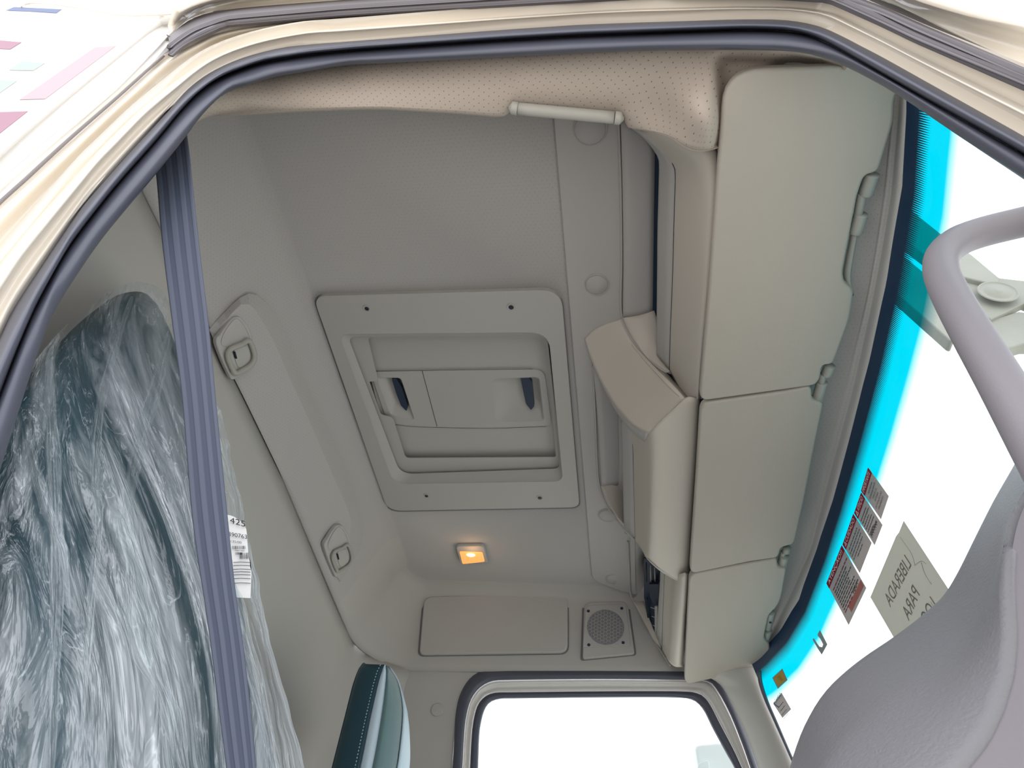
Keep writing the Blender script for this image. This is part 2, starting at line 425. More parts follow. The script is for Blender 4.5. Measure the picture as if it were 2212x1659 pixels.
def tube(name, pts, r, m, parent=None, n=12, nu=None, closed=False, cap=True, smooth=True):
    """round (or flattened: r=(a,b)) bar along a path"""
    if nu: pts = curve(pts, nu, closed, smooth)
    N = len(pts); rings = []
    t0 = (pts[1] - pts[0]).normalized(); up = Vector((0, 0, 1)) if abs(t0.z) < .9 else Vector((1, 0, 0))
    nx = t0.cross(up).normalized()
    for i in range(N):
        if closed: t = (pts[(i + 1) % N] - pts[i - 1]).normalized()
        else: t = (pts[min(N - 1, i + 1)] - pts[max(0, i - 1)]).normalized()
        nx = (nx - t * nx.dot(t)).normalized(); ny = t.cross(nx)
        ra = r(i / (N - 1)) if callable(r) else r
        a, b = ra if isinstance(ra, tuple) else (ra, ra)
        rings.append([pts[i] + nx * math.cos(2 * math.pi * k / n) * a + ny * math.sin(2 * math.pi * k / n) * b for k in range(n)])
    vs = [tuple(p) for q in rings for p in q]; fs = []
    for i in range(N if closed else N - 1):
        for k in range(n):
            a = i * n + k; b = i * n + (k + 1) % n; c = ((i + 1) % N) * n
            fs.append((a, b, c + (k + 1) % n, c + k))
    if cap and not closed:
        fs.append(tuple(range(n))[::-1]); fs.append(tuple((N - 1) * n + k for k in range(n)))
    me = bpy.data.meshes.new(name); me.from_pydata(vs, [], fs)
    uvl = me.uv_layers.new(name='uv')
    L = [0]
    for a, b in zip(pts, pts[1:]): L.append(L[-1] + (b - a).length)
    for l in me.loops: uvl.data[l.index].uv = (L[min(N - 1, l.vertex_index // n)], (l.vertex_index % n) * .001)
    bm = bmesh.new(); bm.from_mesh(me); bmesh.ops.recalc_face_normals(bm, faces=bm.faces[:]); bm.to_mesh(me); bm.free()
    return link(name, me, m, parent)
def frame_of(nrm, hint=Vector((1, 0, 0))):
    n = Vector(nrm).normalized(); u = (hint - n * hint.dot(n)).normalized(); return u, n.cross(u), n
def lathe(name, c, nrm, prof, m, parent=None, n=32, sx=1.0, sy=1.0, hint=Vector((1, 0, 0)), tilt=0.0):
    u, v, w = frame_of(nrm, hint)
    if tilt: u, v = u * math.cos(tilt) + v * math.sin(tilt), v * math.cos(tilt) - u * math.sin(tilt)
    vs = []; fs = []
    for (r, h) in prof:
        for k in range(n):
            a = 2 * math.pi * k / n
            vs.append(tuple(c + u * math.cos(a) * r * sx + v * math.sin(a) * r * sy + w * h))
    for i in range(len(prof) - 1):
        for k in range(n):
            a = i * n + k; b = i * n + (k + 1) % n; fs.append((a, b, b + n, a + n))
    fs.append(tuple((len(prof) - 1) * n + k for k in range(n)))
    me = bpy.data.meshes.new(name); me.from_pydata(vs, [], fs)
    bm = bmesh.new(); bm.from_mesh(me); bmesh.ops.recalc_face_normals(bm, faces=bm.faces[:]); bm.to_mesh(me); bm.free()
    face_cam(me)
    return link(name, me, m, parent)
def box(name, a, b, m, parent=None, bev=0.0):
    x0, y0, z0 = a; x1, y1, z1 = b
    vs = [(x, y, z) for x in (x0, x1) for y in (y0, y1) for z in (z0, z1)]
    fs = [(0, 1, 3, 2), (4, 6, 7, 5), (0, 4, 5, 1), (2, 3, 7, 6), (0, 2, 6, 4), (1, 5, 7, 3)]
    me = bpy.data.meshes.new(name); me.from_pydata(vs, [], fs)
    o = link(name, me, m, parent, smooth=bool(bev))
    if bev: bevel(o, bev)
    return o
def joined(name, parts_, m, parent=None):
    """several (verts, faces) pieces of ONE part"""
    vs = []; fs = []
    for v, f in parts_:
        k = len(vs); vs += [tuple(q) for q in v]; fs += [tuple(i + k for i in g) for g in f]
    me = bpy.data.meshes.new(name); me.from_pydata(vs, [], fs)
    return link(name, me, m, parent, smooth=False)
def text(name, s, origin, u, v, size, m, parent=None, width=None, shear=0.0, lift=.0006, align='LEFT', thick=.0002):
    """lettering laid in the plane (u right, v up) starting at origin"""
    cu = bpy.data.curves.new(name, 'FONT'); cu.body = s; cu.size = 1; cu.align_x = align; cu.shear = shear; cu.extrude = 0
    tmp = bpy.data.objects.new(name + '_tmp', cu); col.objects.link(tmp)
    dg = bpy.context.evaluated_depsgraph_get(); me = bpy.data.meshes.new_from_object(tmp.evaluated_get(dg))
    bpy.data.objects.remove(tmp); bpy.data.curves.remove(cu)
    xs = [w.co.x for w in me.vertices]; w0 = (max(xs) - min(xs)) if xs else 1
    fx = size if width is None else width / w0
    x0 = min(xs) if align == 'LEFT' and xs else 0
    n = u.cross(v).normalized(); toc = -origin
    if n.dot(toc) < 0: n = -n
    for w in me.vertices: w.co = origin + u * ((w.co.x - x0) * fx) + v * (w.co.y * size) + n * lift
    return link(name, me, m, parent, smooth=False)

def ext(rows, a=.55, b=.5):
    """carry every row on past both ends of the part seen, straight along its own direction"""
    out = []
    da = (rows[0][0] - rows[0][2]).normalized() if a else None; db = (rows[0][-1] - rows[0][-3]).normalized() if b else None
    for r in rows:
        q = list(r)
        if a: q = [q[0] + da * a * k for k in (1, .66, .33)] + q
        if b: q = q + [q[-1] + db * b * k for k in (.33, .66, 1)]
        out.append(q)
    return out
# ================================================================== STRUCTURE
# ---- headliner: rounded ring (rear slope, far corner, far upper wall) + flat roof
def ring_path():
    out = []
    R = .17; xr = -.9; yf = 2.12
    for y in np.linspace(.30, yf - R, 24): out.append((xr, y, 1, 0, 0.0))
    for k in range(1, 13):
        a = math.pi / 2 * k / 12
        out.append((xr + R - R * math.cos(a), yf - R + R * math.sin(a), math.cos(a), -math.sin(a), k / 12))
    for x in np.linspace(xr + R, .33, 18)[1:]: out.append((x, yf, 0, -1, 1.0))
    return out
RP = ring_path()
prR = [(0, 0), (.035, .08), (.066, .155), (.085, .19), (.105, .212), (.135, .225)]
prF = [(0, 0), (.008, .10), (.018, .20), (.03, .245), (.05, .268), (.08, .28)]
def zb(x, y, t):   # lower seam height
    if t <= 0: return 1.125 - .05 * max(0, (y - 1.2)) / .75
    return (1.075 * (1 - t) + 1.05 * t) + (max(0, x + .73) * .05 if t >= 1 else 0)
rows = []
for i in range(6):
    r = []
    for (x, y, nx, ny, t) in RP:
        o = prR[i][0] * (1 - t) + prF[i][0] * t; hr = prR[i][1] * (1 - t) + prF[i][1] * t
        b0 = zb(x, y, t); top = 1.35; tot = prR[-1][1] * (1 - t) + prF[-1][1] * t
        r.append(Vector((x + nx * o, y + ny * o, b0 + (top - b0) * hr / tot)))
    rows.append(r)
def hl(p): return p
bm = bmesh.new(); gv = []
dense = grid([rows[0], rows[1], rows[2], rows[3], rows[4], rows[5]], 3)
for r in dense: gv.append([bm.verts.new(p) for p in r])
for a, b in zip(gv, gv[1:]):
    for j in range(len(a) - 1): bm.faces.new((a[j], a[j + 1], b[j + 1], b[j]))
inner = gv[-1]
e_out = [bm.edges.get((inner[j], inner[j + 1])) for j in range(len(inner) - 1)]
nearf = bm.verts.new((.33, .30, 1.35)); 
e_out.append(bm.edges.new((inner[-1], nearf))); e_out.append(bm.edges.new((nearf, inner[0])))
HX0, HX1, HY0, HY1 = -.735, -.205, .90, 1.615
hv = [bm.verts.new(p) for p in ((HX0, HY0, 1.35), (HX1, HY0, 1.35), (HX1, HY1, 1.35), (HX0, HY1, 1.35))]
for i in range(4): e_out.append(bm.edges.new((hv[i - 1], hv[i])))
bmesh.ops.triangle_fill(bm, use_beauty=True, edges=e_out)
bmesh.ops.recalc_face_normals(bm, faces=bm.faces[:])
me = bpy.data.meshes.new('ceiling'); bm.to_mesh(me); bm.free()
uvl = me.uv_layers.new(name='uv')
for l in me.loops:
    c = me.vertices[l.vertex_index].co; uvl.data[l.index].uv = (c.y, c.x - (1.35 - c.z) * .9 if c.y < 1.95 or c.z > 1.349 else c.x)
face_cam(me); ceiling = link('ceiling', me, M_head); ceiling.data.materials.append(M_wall)
for p_ in me.polygons:
    if p_.center.z < 1.348 and p_.center.y + (p_.center.x + .9) * .0 > 1.80: p_.material_index = 1
if True: pass; solid(ceiling, .012)
setp(ceiling, kind='structure', label='grey perforated roof lining curving down to the rear and far walls')

# rear wall below the seam, far wall lower, floor, front bulkhead
zz = 1.118
rw = loft('wall_rear', [[Vector((-.905, .27, zz + .015)), Vector((-.905, 1.2, zz + .01)), Vector((-.905, 1.95, 1.085)), Vector((-.86, 2.07, 1.07)), Vector((-.73, 2.125, 1.055))],
        [Vector((-.925, .27, .6)), Vector((-.925, 1.2, .6)), Vector((-.925, 1.93, .6)), Vector((-.87, 2.09, .6)), Vector((-.73, 2.14, .6))],
        [Vector((-.94, .27, -.55)), Vector((-.94, 1.2, -.55)), Vector((-.94, 1.93, -.55)), Vector((-.87, 2.10, -.55)), Vector((-.73, 2.15, -.55))]], M_wall, nu=50, sub=6, thick=.02)
setp(rw, kind='structure')
fl = box('floor', (-.97, .24, -.60), (1.0, 2.22, -.55), M_floor); setp(fl, kind='structure')

# near wall: shell behind the pillar (inside), roof cant panel above the door
nw = thing('wall_near', 'cream painted door surround of the cab with ridges along the pillar', 'wall', (0, .25, 0)); del nw['category']; nw['kind'] = 'structure'
outer_lo = [(-60, 500), (0, 442), (120, 335), (250, 220), (368, 117), (405, 95), (489, 57), (740, 34), (1078, 13), (1246, 3), (1400, -6), (1600, -8), (1793, 0), (1978, 88), (2212, 186), (2320, 232)]
outer_hi = [(363, 78), (422, 37), (506, 19), (740, 0), (1078, -22), (1400, -42), (1700, -45), (1901, 0), (2050, 68), (2212, 142), (2320, 188)]
seal_o = [(-60, 850), (0, 725), (30, 661), (98, 560), (180, 440), (270, 338), (365, 236), (422, 169), (506, 125), (608, 98), (739, 89), (1078, 62), (1250, 50), (1472, 42), (1600, 37), (1691, 37), (1745, 45), (1793, 61), (1911, 121), (2080, 216), (2212, 290), (2320, 355)]
seal_c = [(-60, 1010), (0, 854), (67, 685), (145, 540), (240, 415), (338, 304), (395, 235), (449, 182), (540, 142), (640, 122), (739, 111), (1078, 88), (1250, 78), (1480, 69), (1600, 65), (1691, 67), (1735, 73), (1780, 90), (1843, 125), (2000, 215), (2212, 334), (2320, 400)]
seal_i = [(-60, 1200), (0, 1016), (54, 847), (111, 685), (203, 540), (270, 455), (338, 375), (400, 297), (435, 250), (479, 206), (574, 172), (739, 143), (1078, 125), (1250, 116), (1398, 110), (1560, 108), (1708, 111), (1776, 125), (1843, 152), (1934, 202), (2080, 300), (2212, 388), (2320, 460)]
def lerpl(A, B, t, n=60):
    a = curve([Vector((p[0], p[1], 0)) for p in A], n, smooth=False); b = curve([Vector((p[0], p[1], 0)) for p in B], n, smooth=False)
    return [(p.lerp(q, t).x, p.lerp(q, t).y) for p, q in zip(a, b)]
bands = []
for t, y in ((0, .250), (.10, .248), (.24, .262), (.34, .264), (.46, .254), (.60, .254), (.74, .268), (.9, .270), (1.12, .285)):
    bands.append(Y(lerpl(outer_lo, seal_o, t), y))
loft('door_frame', ext(bands), M_body, nw, nu=150, sub=4, thick=.02)
# inner shell closing the space between the body frame and the interior
sh = [Y(lerpl(seal_o, seal_i, .9), .31), Y([(p[0] , p[1]) for p in lerpl(seal_o, seal_i, 1.0)], .335)]
# exterior side panel at the rear of the doorway with decals
side_a = [(-120, 590), (0, 445), (120, 340), (250, 222), (345, 118), (372, 88)]
ch = [(-120, 540), (0, 405), (120, 300), (250, 190), (330, 110), (368, 70)]
ch2 = [(-120, 430), (0, 318), (120, 218), (250, 118), (345, 48), (385, 36)]
loft('rain_channel', [Y(side_a, .252), Y(lerpl(side_a, ch, .7), .250), Y(ch, .246), Y(lerpl(ch, ch2, .5), .254), Y(ch2, .243), Y([(p[0] - 14, p[1] - 8) for p in ch2], .236)], M_bodyw, nw, nu=40, sub=3, thick=.01)
sp = loft('side_panel', [Y([(p[0] - 12, p[1] - 7) for p in ch2], .232), Y([(-260, 190), (-100, 80), (0, 36), (46, 10), (150, 14), (270, 28), (392, 22)], .232)], M_bodyw, nw, nu=30, sub=2, thick=.015)
w0 = P(-110, 590, y=.252); w1 = P(-110, 440, y=.245)
plate('lower_panel', [w0, w1, w1 + Vector((-.6, 0, .1)), Vector((-1.2, .245, -.5)), w0 + Vector((.14, 0, -.55))], M_bodyw, nw, thick=.01)
for nm, pts, m_ in (('stripe', [(42, 215), (98, 213), (250, 99), (205, 102)], M_pink), ('stripe', [(-30, 88), (0, 87), (46, 91), (22, 106), (-30, 104)], M_maroon),
                   ('stripe', [(20, 151), (45, 132), (97, 136), (72, 152)], M_mint), ('stripe', [(-30, 171), (36, 175), (0, 200), (-30, 220)], M_mint),
                   ('stripe', [(-30, 243), (60, 240), (0, 287), (-30, 310)], M_maroon), ('blue_lettering', [(11, 23), (30, 15), (133, 20), (122, 28), (60, 24)], M_blue)):
    plate(nm, Y(pts, .2312), m_, nw, thick=.0004)
    if nm == 'blue_lettering': pass
tube('roof_lip', Y([(46, 14), (60, 7), (100, 7), (152, 14), (210, 24), (270, 32), (340, 31), (388, 29), (402, 36)], .229), .0022, M_body, nw, n=8, nu=50)
cream_top = [(388, 27), (430, 8), (506, -8), (740, -30), (1078, -52), (1400, -72), (1700, -75), (1850, -50), (1978, 0), (2100, 36), (2212, 57), (2320, 84)]
loft('roof_edge', [Y(outer_hi, .243), Y(lerpl(outer_hi, cream_top, .45), .236), Y(lerpl(outer_hi, cream_top, .8), .222), Y(cream_top, .215)], M_body, nw, nu=70, sub=3, thick=.01)

# seals around the near door opening
ds = thing('door_seal', 'dark blue-grey double-lipped rubber seal framing the near door opening', 'seal', P(1078, 90, y=.27))
loft('bulb', ext([Y(seal_o, .281), Y(lerpl(seal_o, seal_c, .12), .270), Y(lerpl(seal_o, seal_c, .45), .263), Y(lerpl(seal_o, seal_c, .8), .268), Y(seal_c, .283)]), M_rub, ds, nu=170, sub=4, thick=.004)
loft('lip', ext([Y(seal_c, .284), Y(lerpl(seal_c, seal_i, .12), .276), Y(lerpl(seal_c, seal_i, .6), .281), Y(lerpl(seal_c, seal_i, .92), .290), Y(seal_i, .300)]), M_rub, ds, nu=170, sub=4, thick=.004)
gs = thing('gutter_seal', 'long dark rubber gutter strip above the cream door frame', 'seal', P(1078, 0, y=.235))
oh = lerpl(outer_hi, outer_hi, 0)
ol = [(372, 122)] + outer_lo[5:]
loft('strip', [Y(outer_hi, .242), Y(lerpl(outer_hi, ol, .2), .235), Y(lerpl(outer_hi, ol, .55), .231), Y(lerpl(outer_hi, ol, .62), .234), Y(lerpl(outer_hi, ol, .93), .234), Y(ol, .238)], M_rubg, gs, nu=90, sub=3, thick=.006)
tube('end_lip', Y([(361, 76), (371, 84), (375, 95), (372, 108), (369, 116)], .2385), .0011, mat('brown_edge', (.05, .03, .025), .6), gs, n=6, nu=14)
rs = tube('ribbed_seal', Y([(-70, 508), (0, 437), (60, 383), (150, 300), (250, 213), (320, 150), (366, 110)], .244), .0019, M_rib, n=10, nu=80)
setp(rs, 'thin ribbed grey rubber cord running down the rear door pillar', 'seal')

# near header trim: padded perforated vinyl over the doorway
ti = [(330, 262, 1.10), (380, 252, 1.11), (435, 246, 1.12), (520, 243), (640, 236), (800, 231), (900, 235), (1000, 241), (1060, 246), (1085, 245), (1096, 239), (1101, 228), (1112, 221), (1200, 227), (1334, 242), (1345, 244), (1350, 259), (1357, 270), (1380, 274, 1.11), (1420, 281, 1.09), (1450, 291, 1.072), (1475, 308, 1.06), (1500, 318, 1.055), (1530, 318, 1.055), (1562, 309, 1.07), (1610, 292, 1.2), (1680, 262, 1.32)]
to = [(330, 380), (400, 290), (440, 240), (485, 198), (574, 168), (739, 138), (900, 128), (1078, 120), (1250, 111), (1398, 105), (1560, 103), (1708, 106), (1776, 120), (1830, 146)]
def tdisp(p, a, b):
    q = p.copy()
    q.z -= .010 * math.sin(math.pi * min(1, a)) 
    return q
A = lerpl(to, to, 0, 120); B0 = curve([Vector((q[0], q[1], (q[2] if len(q) > 2 else 1.12))) for q in ti], 120)
rowsT = []
TT = (0, .06, .12, .18, .24, .3, .36, .42, .48, .54, .6, .66, .72, .78, .84, .9, .95, 1.0)
Ao = [P(x, y, y=.302) for x, y in A]
Bi = [P(v.x, v.y, z=v.z) for v in B0]
for t in TT:
    r = []
    for i, (a, b) in enumerate(zip(Ao, Bi)):
        p = a.lerp(b, t)
        p.z -= .012 * math.sin(math.pi * t) ** .8
        # puffed corner beside the first visor
        q_ = MB.T @ np.array(p); bx = CX + FPX * q_[0] / -q_[2]; by_ = CY - FPX * q_[1] / -q_[2]; s = math.exp(-((bx - 1512) / 42) ** 2) * math.exp(-((t - .66) / .25) ** 2)
        p = p * (1 - .022 * s)
        s2 = math.exp(-((bx - 1425) / 35) ** 2) * math.exp(-((t - .75) / .3) ** 2)
        g3 = min(1, max(0, (bx - 1536) / 36)); g3 = g3 * g3 * (3 - 2 * g3) * min(1, max(0, (by_ - 112) / 26))
        p = p * (1 + .045 * g3 + .05 * min(1, max(0, (bx - 1660) / 60)) * min(1, max(0, (by_ - 118) / 20)))
        p = p * (1 + .010 * s2)
        r.append(p)
    rowsT.append(r)
rowsT.append([p + Vector((0, .006, .006)) for p in Bi])
rowsT.append([Vector((p.x, p.y + .007, p.z + .03)) for p in Bi])
rowsT.append([Vector((p.x, p.y + .004, 1.345)) for p in Bi])
tr1 = loft('trim_1', rowsT, M_headtrim, nu=120, sub=3, resample=False, orient=True)
setp(tr1, kind='structure', label='beige perforated vinyl header trim along the top of the near doorway')
# near inner wall behind the rear pillar, joins pillar and rear wall
loft('pillar_lining', [[P(415, 235, y=.305), P(318, 360, y=.305), P(183, 525, y=.305), P(91, 670, y=.305), P(-20, 1000, y=.305), P(-80, 1235, y=.305), Vector((-.38, .305, -.55))],
     [Vector((-.93, .305, 1.13)), Vector((-.93, .305, .9)), Vector((-.93, .305, .7)), Vector((-.93, .305, .5)), Vector((-.93, .305, .2)), Vector((-.93, .305, -.2)), Vector((-.93, .305, -.55))]], M_wall, nw, nu=30, thick=.006, lin=True)
plate('cant_rail', [Vector(p) for p in ((-.93, .30, 1.22), (.36, .30, 1.22), (.36, .30, 1.37), (-.93, .30, 1.37))], M_body, nw, thick=.01)

# ---- front roof band (smooth panel in front of the perforated lining)
fb = rpoly([Vector((-.146, .36, 1.341)), Vector((-.144, 2.005, 1.341)), Vector((-.045, 2.052, 1.330)), Vector((.0, 2.06, 1.326)), Vector((.0, 1.2, 1.341)), Vector((.0, .36, 1.341))], [0, .03, .04, 0, 0, 0])
fbo = plate('trim_2', fb, M_trim, thick=.012, bev=.004)
setp(fbo, kind='structure', label='smooth grey roof panel band between perforated lining and overhead console')

# roof caps in the front band
CAPG = 'round cover caps along the roof band'
for i, (px, py, r, lab) in enumerate(((1275, 278, .031, 'largest round cap, half hidden by the near grab handle'), (1289, 615, .0255, 'round grey cap beside the near end of the console divider'),
                              (1313, 1113, .027, 'round cap partly hidden behind the console edge'), (1327, 1251, .027, 'round cap at the far end of the roof band'))):
    c = P(px, py, z=1.3405 if i < 3 else 1.336)
    t = lathe('cover_cap', c, (0, 0, -1), [(r * 1.10, 0), (r * 1.07, .0022), (r * 1.03, .0022), (r * 1.0, -.0005), (r * .97, -.0005), (r * .95, .0022), (r * .93, .003)], M_cap)
    setp(t, lab, 'cap', CAPG)

# ---- rear pad holding the two hook pockets (raised moulding of the lining)
pad = [(452, 712), (480, 680), (510, 650), (535, 634), (560, 640), (590, 672), (612, 712), (650, 800), (700, 910), (745, 1010), (770, 1075), (783, 1115), (785, 1155), (775, 1195), (758, 1235), (742, 1266), (728, 1262), (690, 1195), (600, 1010), (520, 845), (462, 735)]
padi = [(462, 722), (490, 690), (515, 662), (532, 655), (550, 668), (570, 700), (590, 735), (625, 815), (675, 925), (718, 1025), (745, 1085), (757, 1120), (757, 1150), (750, 1185), (745, 1215), (737, 1240), (728, 1246), (694, 1188), (606, 1008), (526, 845), (468, 735)]
outl = [RW(x, y, .001) for x, y in pad]; inl = [RW(x, y, .004 if i >= 17 or i == 0 else .018) for i, (x, y) in enumerate(padi)]
outl = curve(outl, 90, True); inl = curve(inl, 90, True)
bm = bmesh.new(); ra = [bm.verts.new(p) for p in outl]; rb = [bm.verts.new(p) for p in inl]
for j in range(90): bm.faces.new((ra[j], ra[(j + 1) % 90], rb[(j + 1) % 90], rb[j]))
bmesh.ops.triangle_fill(bm, use_beauty=True, edges=[bm.edges.get((rb[j], rb[(j + 1) % 90])) for j in range(90)])
bmesh.ops.recalc_face_normals(bm, faces=bm.faces[:])
me = bpy.data.meshes.new('trim_3'); bm.to_mesh(me); bm.free(); face_cam(me)
uvl = me.uv_layers.new(name='uv')
for l in me.loops:
    c = me.vertices[l.vertex_index].co; uvl.data[l.index].uv = (c.y, c.x - (1.35 - c.z) * .9)
pd = link('trim_3', me, M_head); setp(pd, kind='structure', label='raised moulding on the rear slope of the lining'); bevel(pd, .006, 3, 12)

# hooks
def hook(cx, cy, s, lab, rot=0.0, tw=1.0):
    H = .024
    def q(dx, dy, h=0.0):
        c, sn = math.cos(rot), math.sin(rot)
        return RW(cx + (dx * c - dy * sn) * s * tw, cy + (dx * sn + dy * c) * s, H + h)
    t = thing('hook_pocket', lab, 'hook', q(0, 0), 'loop hooks in pockets on the rear lining')
    rim = [(-44, -8), (-34, -32), (-12, -62), (0, -68), (12, -64), (28, -40), (36, -12), (40, 20), (32, 44), (12, 58), (-6, 68), (-14, 64)]
    rp = curve([q(x, y) for x, y in rim], 48, True)
    plate('base', rp, M_trim, t, thick=.014, bev=.003, toward=False)
    bowl = [(-34, -14), (-26, -36), (-8, -60), (4, -62), (18, -44), (28, -20), (20, -14), (0, -4), (-28, -4)]
    loft('pocket', [curve([q(x, y, .0012) for x, y in bowl], 30, True), curve([q(x * .85 - .6, y * .85 - 4, -.004) for x, y in bowl], 30, True), curve([q(x * .5 + 2, y * .5 - 12, -.010) for x, y in bowl], 30, True), curve([q(x * .08 + 4, y * .08 - 18, -.011) for x, y in bowl], 30, True)], M_panelin, t, nu=30, resample=False, orient=False, closed=True, sub=2)
    loop = [(-14, 2), (10, -8), (24, -16), (32, -6), (38, 18), (30, 36), (8, 50), (-4, 54)]
    pts = [q(x, y, .006) for x, y in loop] + []
    tube('loop', pts + [q(-10, 44, .006), q(-20, 18, .006)], .0062 * s, M_visclip, t, n=10, nu=50, closed=True)
    plate('cup', curve([q(x, y, .002) for x, y in [(-6, 6), (16, -4), (24, 0), (28, 18), (22, 32), (4, 42)]], 24, True), M_panelin, t, thick=.002)
    tube('slot', [q(-6, 8, .004), q(-2, 22, .004)], (.003 * s, .002 * s), M_dark, t, n=8)
    return t
hook(512, 752, 1.0, 'loop hook in a pocket on the rear lining, the one beside the belt')
hook(733, 1190, .82, 'loop hook in a pocket on the rear lining, the farther and smaller one', tw=.88)

# ---- roof hatch
HZ = 1.338
ht = thing('roof_hatch', 'grey plastic roof hatch with stepped frame and sliding centre handles', 'hatch', (-.47, 1.26, HZ))
of = rpoly(Z([(676, 640), (1212, 626), (1252, 1096), (838, 1104)], HZ), [.035, .05, .03, .05], 8)
plate('gap_shadow', rpoly(Z([(673, 637), (1214, 624), (1254, 1098), (836, 1106)], HZ + .009), [.035, .05, .03, .05], 8), M_gapshadow, ht, thick=.002, holes=[rpoly(Z([(727, 716), (1189, 711), (1221, 1046), (845, 1053)], HZ + .009), [.03, .05, .03, .05], 4)])  # dark plate painting the shadow line around the hatch frame
st1 = rpoly(Z([(731, 722), (1185, 718), (1216, 1040), (850, 1046)], HZ), [.03, .05, .03, .05], 8)
def zl(pts, z): return Z(pts, z)
fr = plate('frame', of, M_panelin, ht, thick=.014, bev=.004, holes=[st1])
# stepped inner walls
stA = st1
stB = rpoly(Z([(752, 728), (1182, 724), (1209, 1012), (865, 1024)], HZ + .030), [.02, .045, .02, .045], 8)
stC = rpoly(Z([(760, 727), (1180, 727), (1206, 1008), (866, 1008)], HZ + .034), [.015, .04, .015, .03], 8)
loft('inner_step', [stA, [a.lerp(b, .12) + Vector((0, 0, .004)) for a, b in zip(stA, stB)], [a.lerp(b, .85) for a, b in zip(stA, stB)], stB], M_panelin, ht, resample=False, closed=True, sub=2)
hole = rpoly(Z([(794, 730), (1179, 729), (1201, 988), (876, 990), (848, 902), (822, 896), (797, 824), (817, 824)], HZ + .036), [.012, .04, .008, .012, .012, .008, .006, .0], 5)
outerC = rpoly(Z([(742, 722), (1190, 718), (1216, 1030), (852, 1034)], HZ + .036), .03, 8)
plate('inner_ledge', outerC, M_panelin, ht, thick=.003, holes=[hole])
zs = HZ + .052
box('lid', (-.76, .87, HZ + .075), (-.18, 1.65, HZ + .085), M_panelin, ht)
for a_, b_ in (((-.745, .89, HZ + .012), (-.735, 1.63, HZ + .08)), ((-.205, .89, HZ + .012), (-.195, 1.63, HZ + .08)), ((-.745, .885, HZ + .012), (-.195, .895, HZ + .08)), ((-.745, 1.62, HZ + .012), (-.195, 1.63, HZ + .08))):
    box('collar', a_, b_, M_panelin, ht)

# centre handle block with two cups
blk = rpoly(Z([(800, 803), (1130, 797), (1176, 800), (1191, 915), (1176, 922), (1100, 924), (950, 924), (838, 914)], zs - .004), [0, .01, .03, .015, .01, 0, 0, 0], 5)
cupR = rpoly(Z([(1060, 818), (1165, 814), (1176, 910), (1070, 912)], zs - .004), [.025, .012, .012, .03], 6)
cupL = rpoly(Z([(812, 815), (866, 816), (896, 908), (843, 895)], zs - .004), [.01, .012, .01, .01], 6)
plate('handle_block', blk, M_panelin, ht, thick=.004, holes=[cupR, cupL])
plate('sliding_shade', Z([(775, 715), (1196, 715), (1216, 1010), (850, 1010)], zs), M_panelin, ht, thick=.006, holes=[[p * (zs / (zs - .004)) for p in cupR], [p * (zs / (zs - .004)) for p in cupL]])
for cup, dx, slot in ((cupR, .02, [(1124, 815), (1141, 815), (1149, 826), (1154, 878), (1147, 886), (1136, 872), (1129, 840)]), (cupL, .01, [(846, 818), (856, 818), (868, 838), (881, 878), (878, 888), (866, 876), (856, 850)])):
    c = sum(cup, Vector()) / len(cup)
    loft('grip_cup', [cup, [c + (p - c) * .92 + Vector((0, 0, .006)) for p in cup], [c + (p - c) * .62 + Vector((dx, -.010, .024)) for p in cup], [c + (p - c) * .3 + Vector((dx, -.010, .026)) for p in cup], [c + (p - c) * .01 + Vector((dx, -.010, .026)) for p in cup]], M_panelin, ht, resample=False, closed=True, orient=False)
    plate('grip_slot', rpoly(Z(slot, zs + .002), .003, 3), M_navy, ht, thick=.012)
tube('seam', Z([(912, 801), (925, 850), (944, 921)], zs - .0045), .0007, M_dark, ht, n=6, nu=12)
tube('shade_edge', Z([(805, 802), (1150, 797)], zs - .0045), .0005, M_dark, ht, n=6)
tube('shade_edge', Z([(846, 916), (900, 922), (1060, 925), (1180, 921)], zs - .0045), .0005, M_dark, ht, n=6, nu=12)
for (px, py, r) in ((792, 666, .0075), (1104, 663, .0085), (921, 1071, .0075), (1166, 1075, .0085)):
    c = P(px, py, z=HZ - .0006)
    s = lathe('screw_hole', c, (0, 0, -1), [(r * 1.25, 0), (r * 1.15, .0012), (r, .0008), (r * .9, .0002), (r * .88, .0001)], M_panelin, ht, n=20)
    lathe('screw', c + Vector((0, .001, -.0008)), (0, 0, -1), [(r * .72, 0), (r * .5, .0005), (.0005, .0004)], M_screw, s, n=14)

# ---- far upper wall items
# access panel
ap = plate('access_panel', rpoly([FW(x, y, .012) for x, y in ((916, 1288), (1226, 1281), (1226, 1409), (905, 1414))], [.035, .03, .03, .02], 8), M_wall, thick=.014, bev=.005, seg=4)
setp(ap, 'wide rounded rectangular grey cover panel on the far upper wall', 'panel')
plate('gap_shadow', rpoly([FW(x, y, .003) for x, y in ((913, 1285), (1229, 1278), (1229, 1413), (902, 1418))], [.035, .03, .03, .02], 8), M_gapshadow, ap, thick=.003)  # shaded crevice round the panel, put in as a dark plate
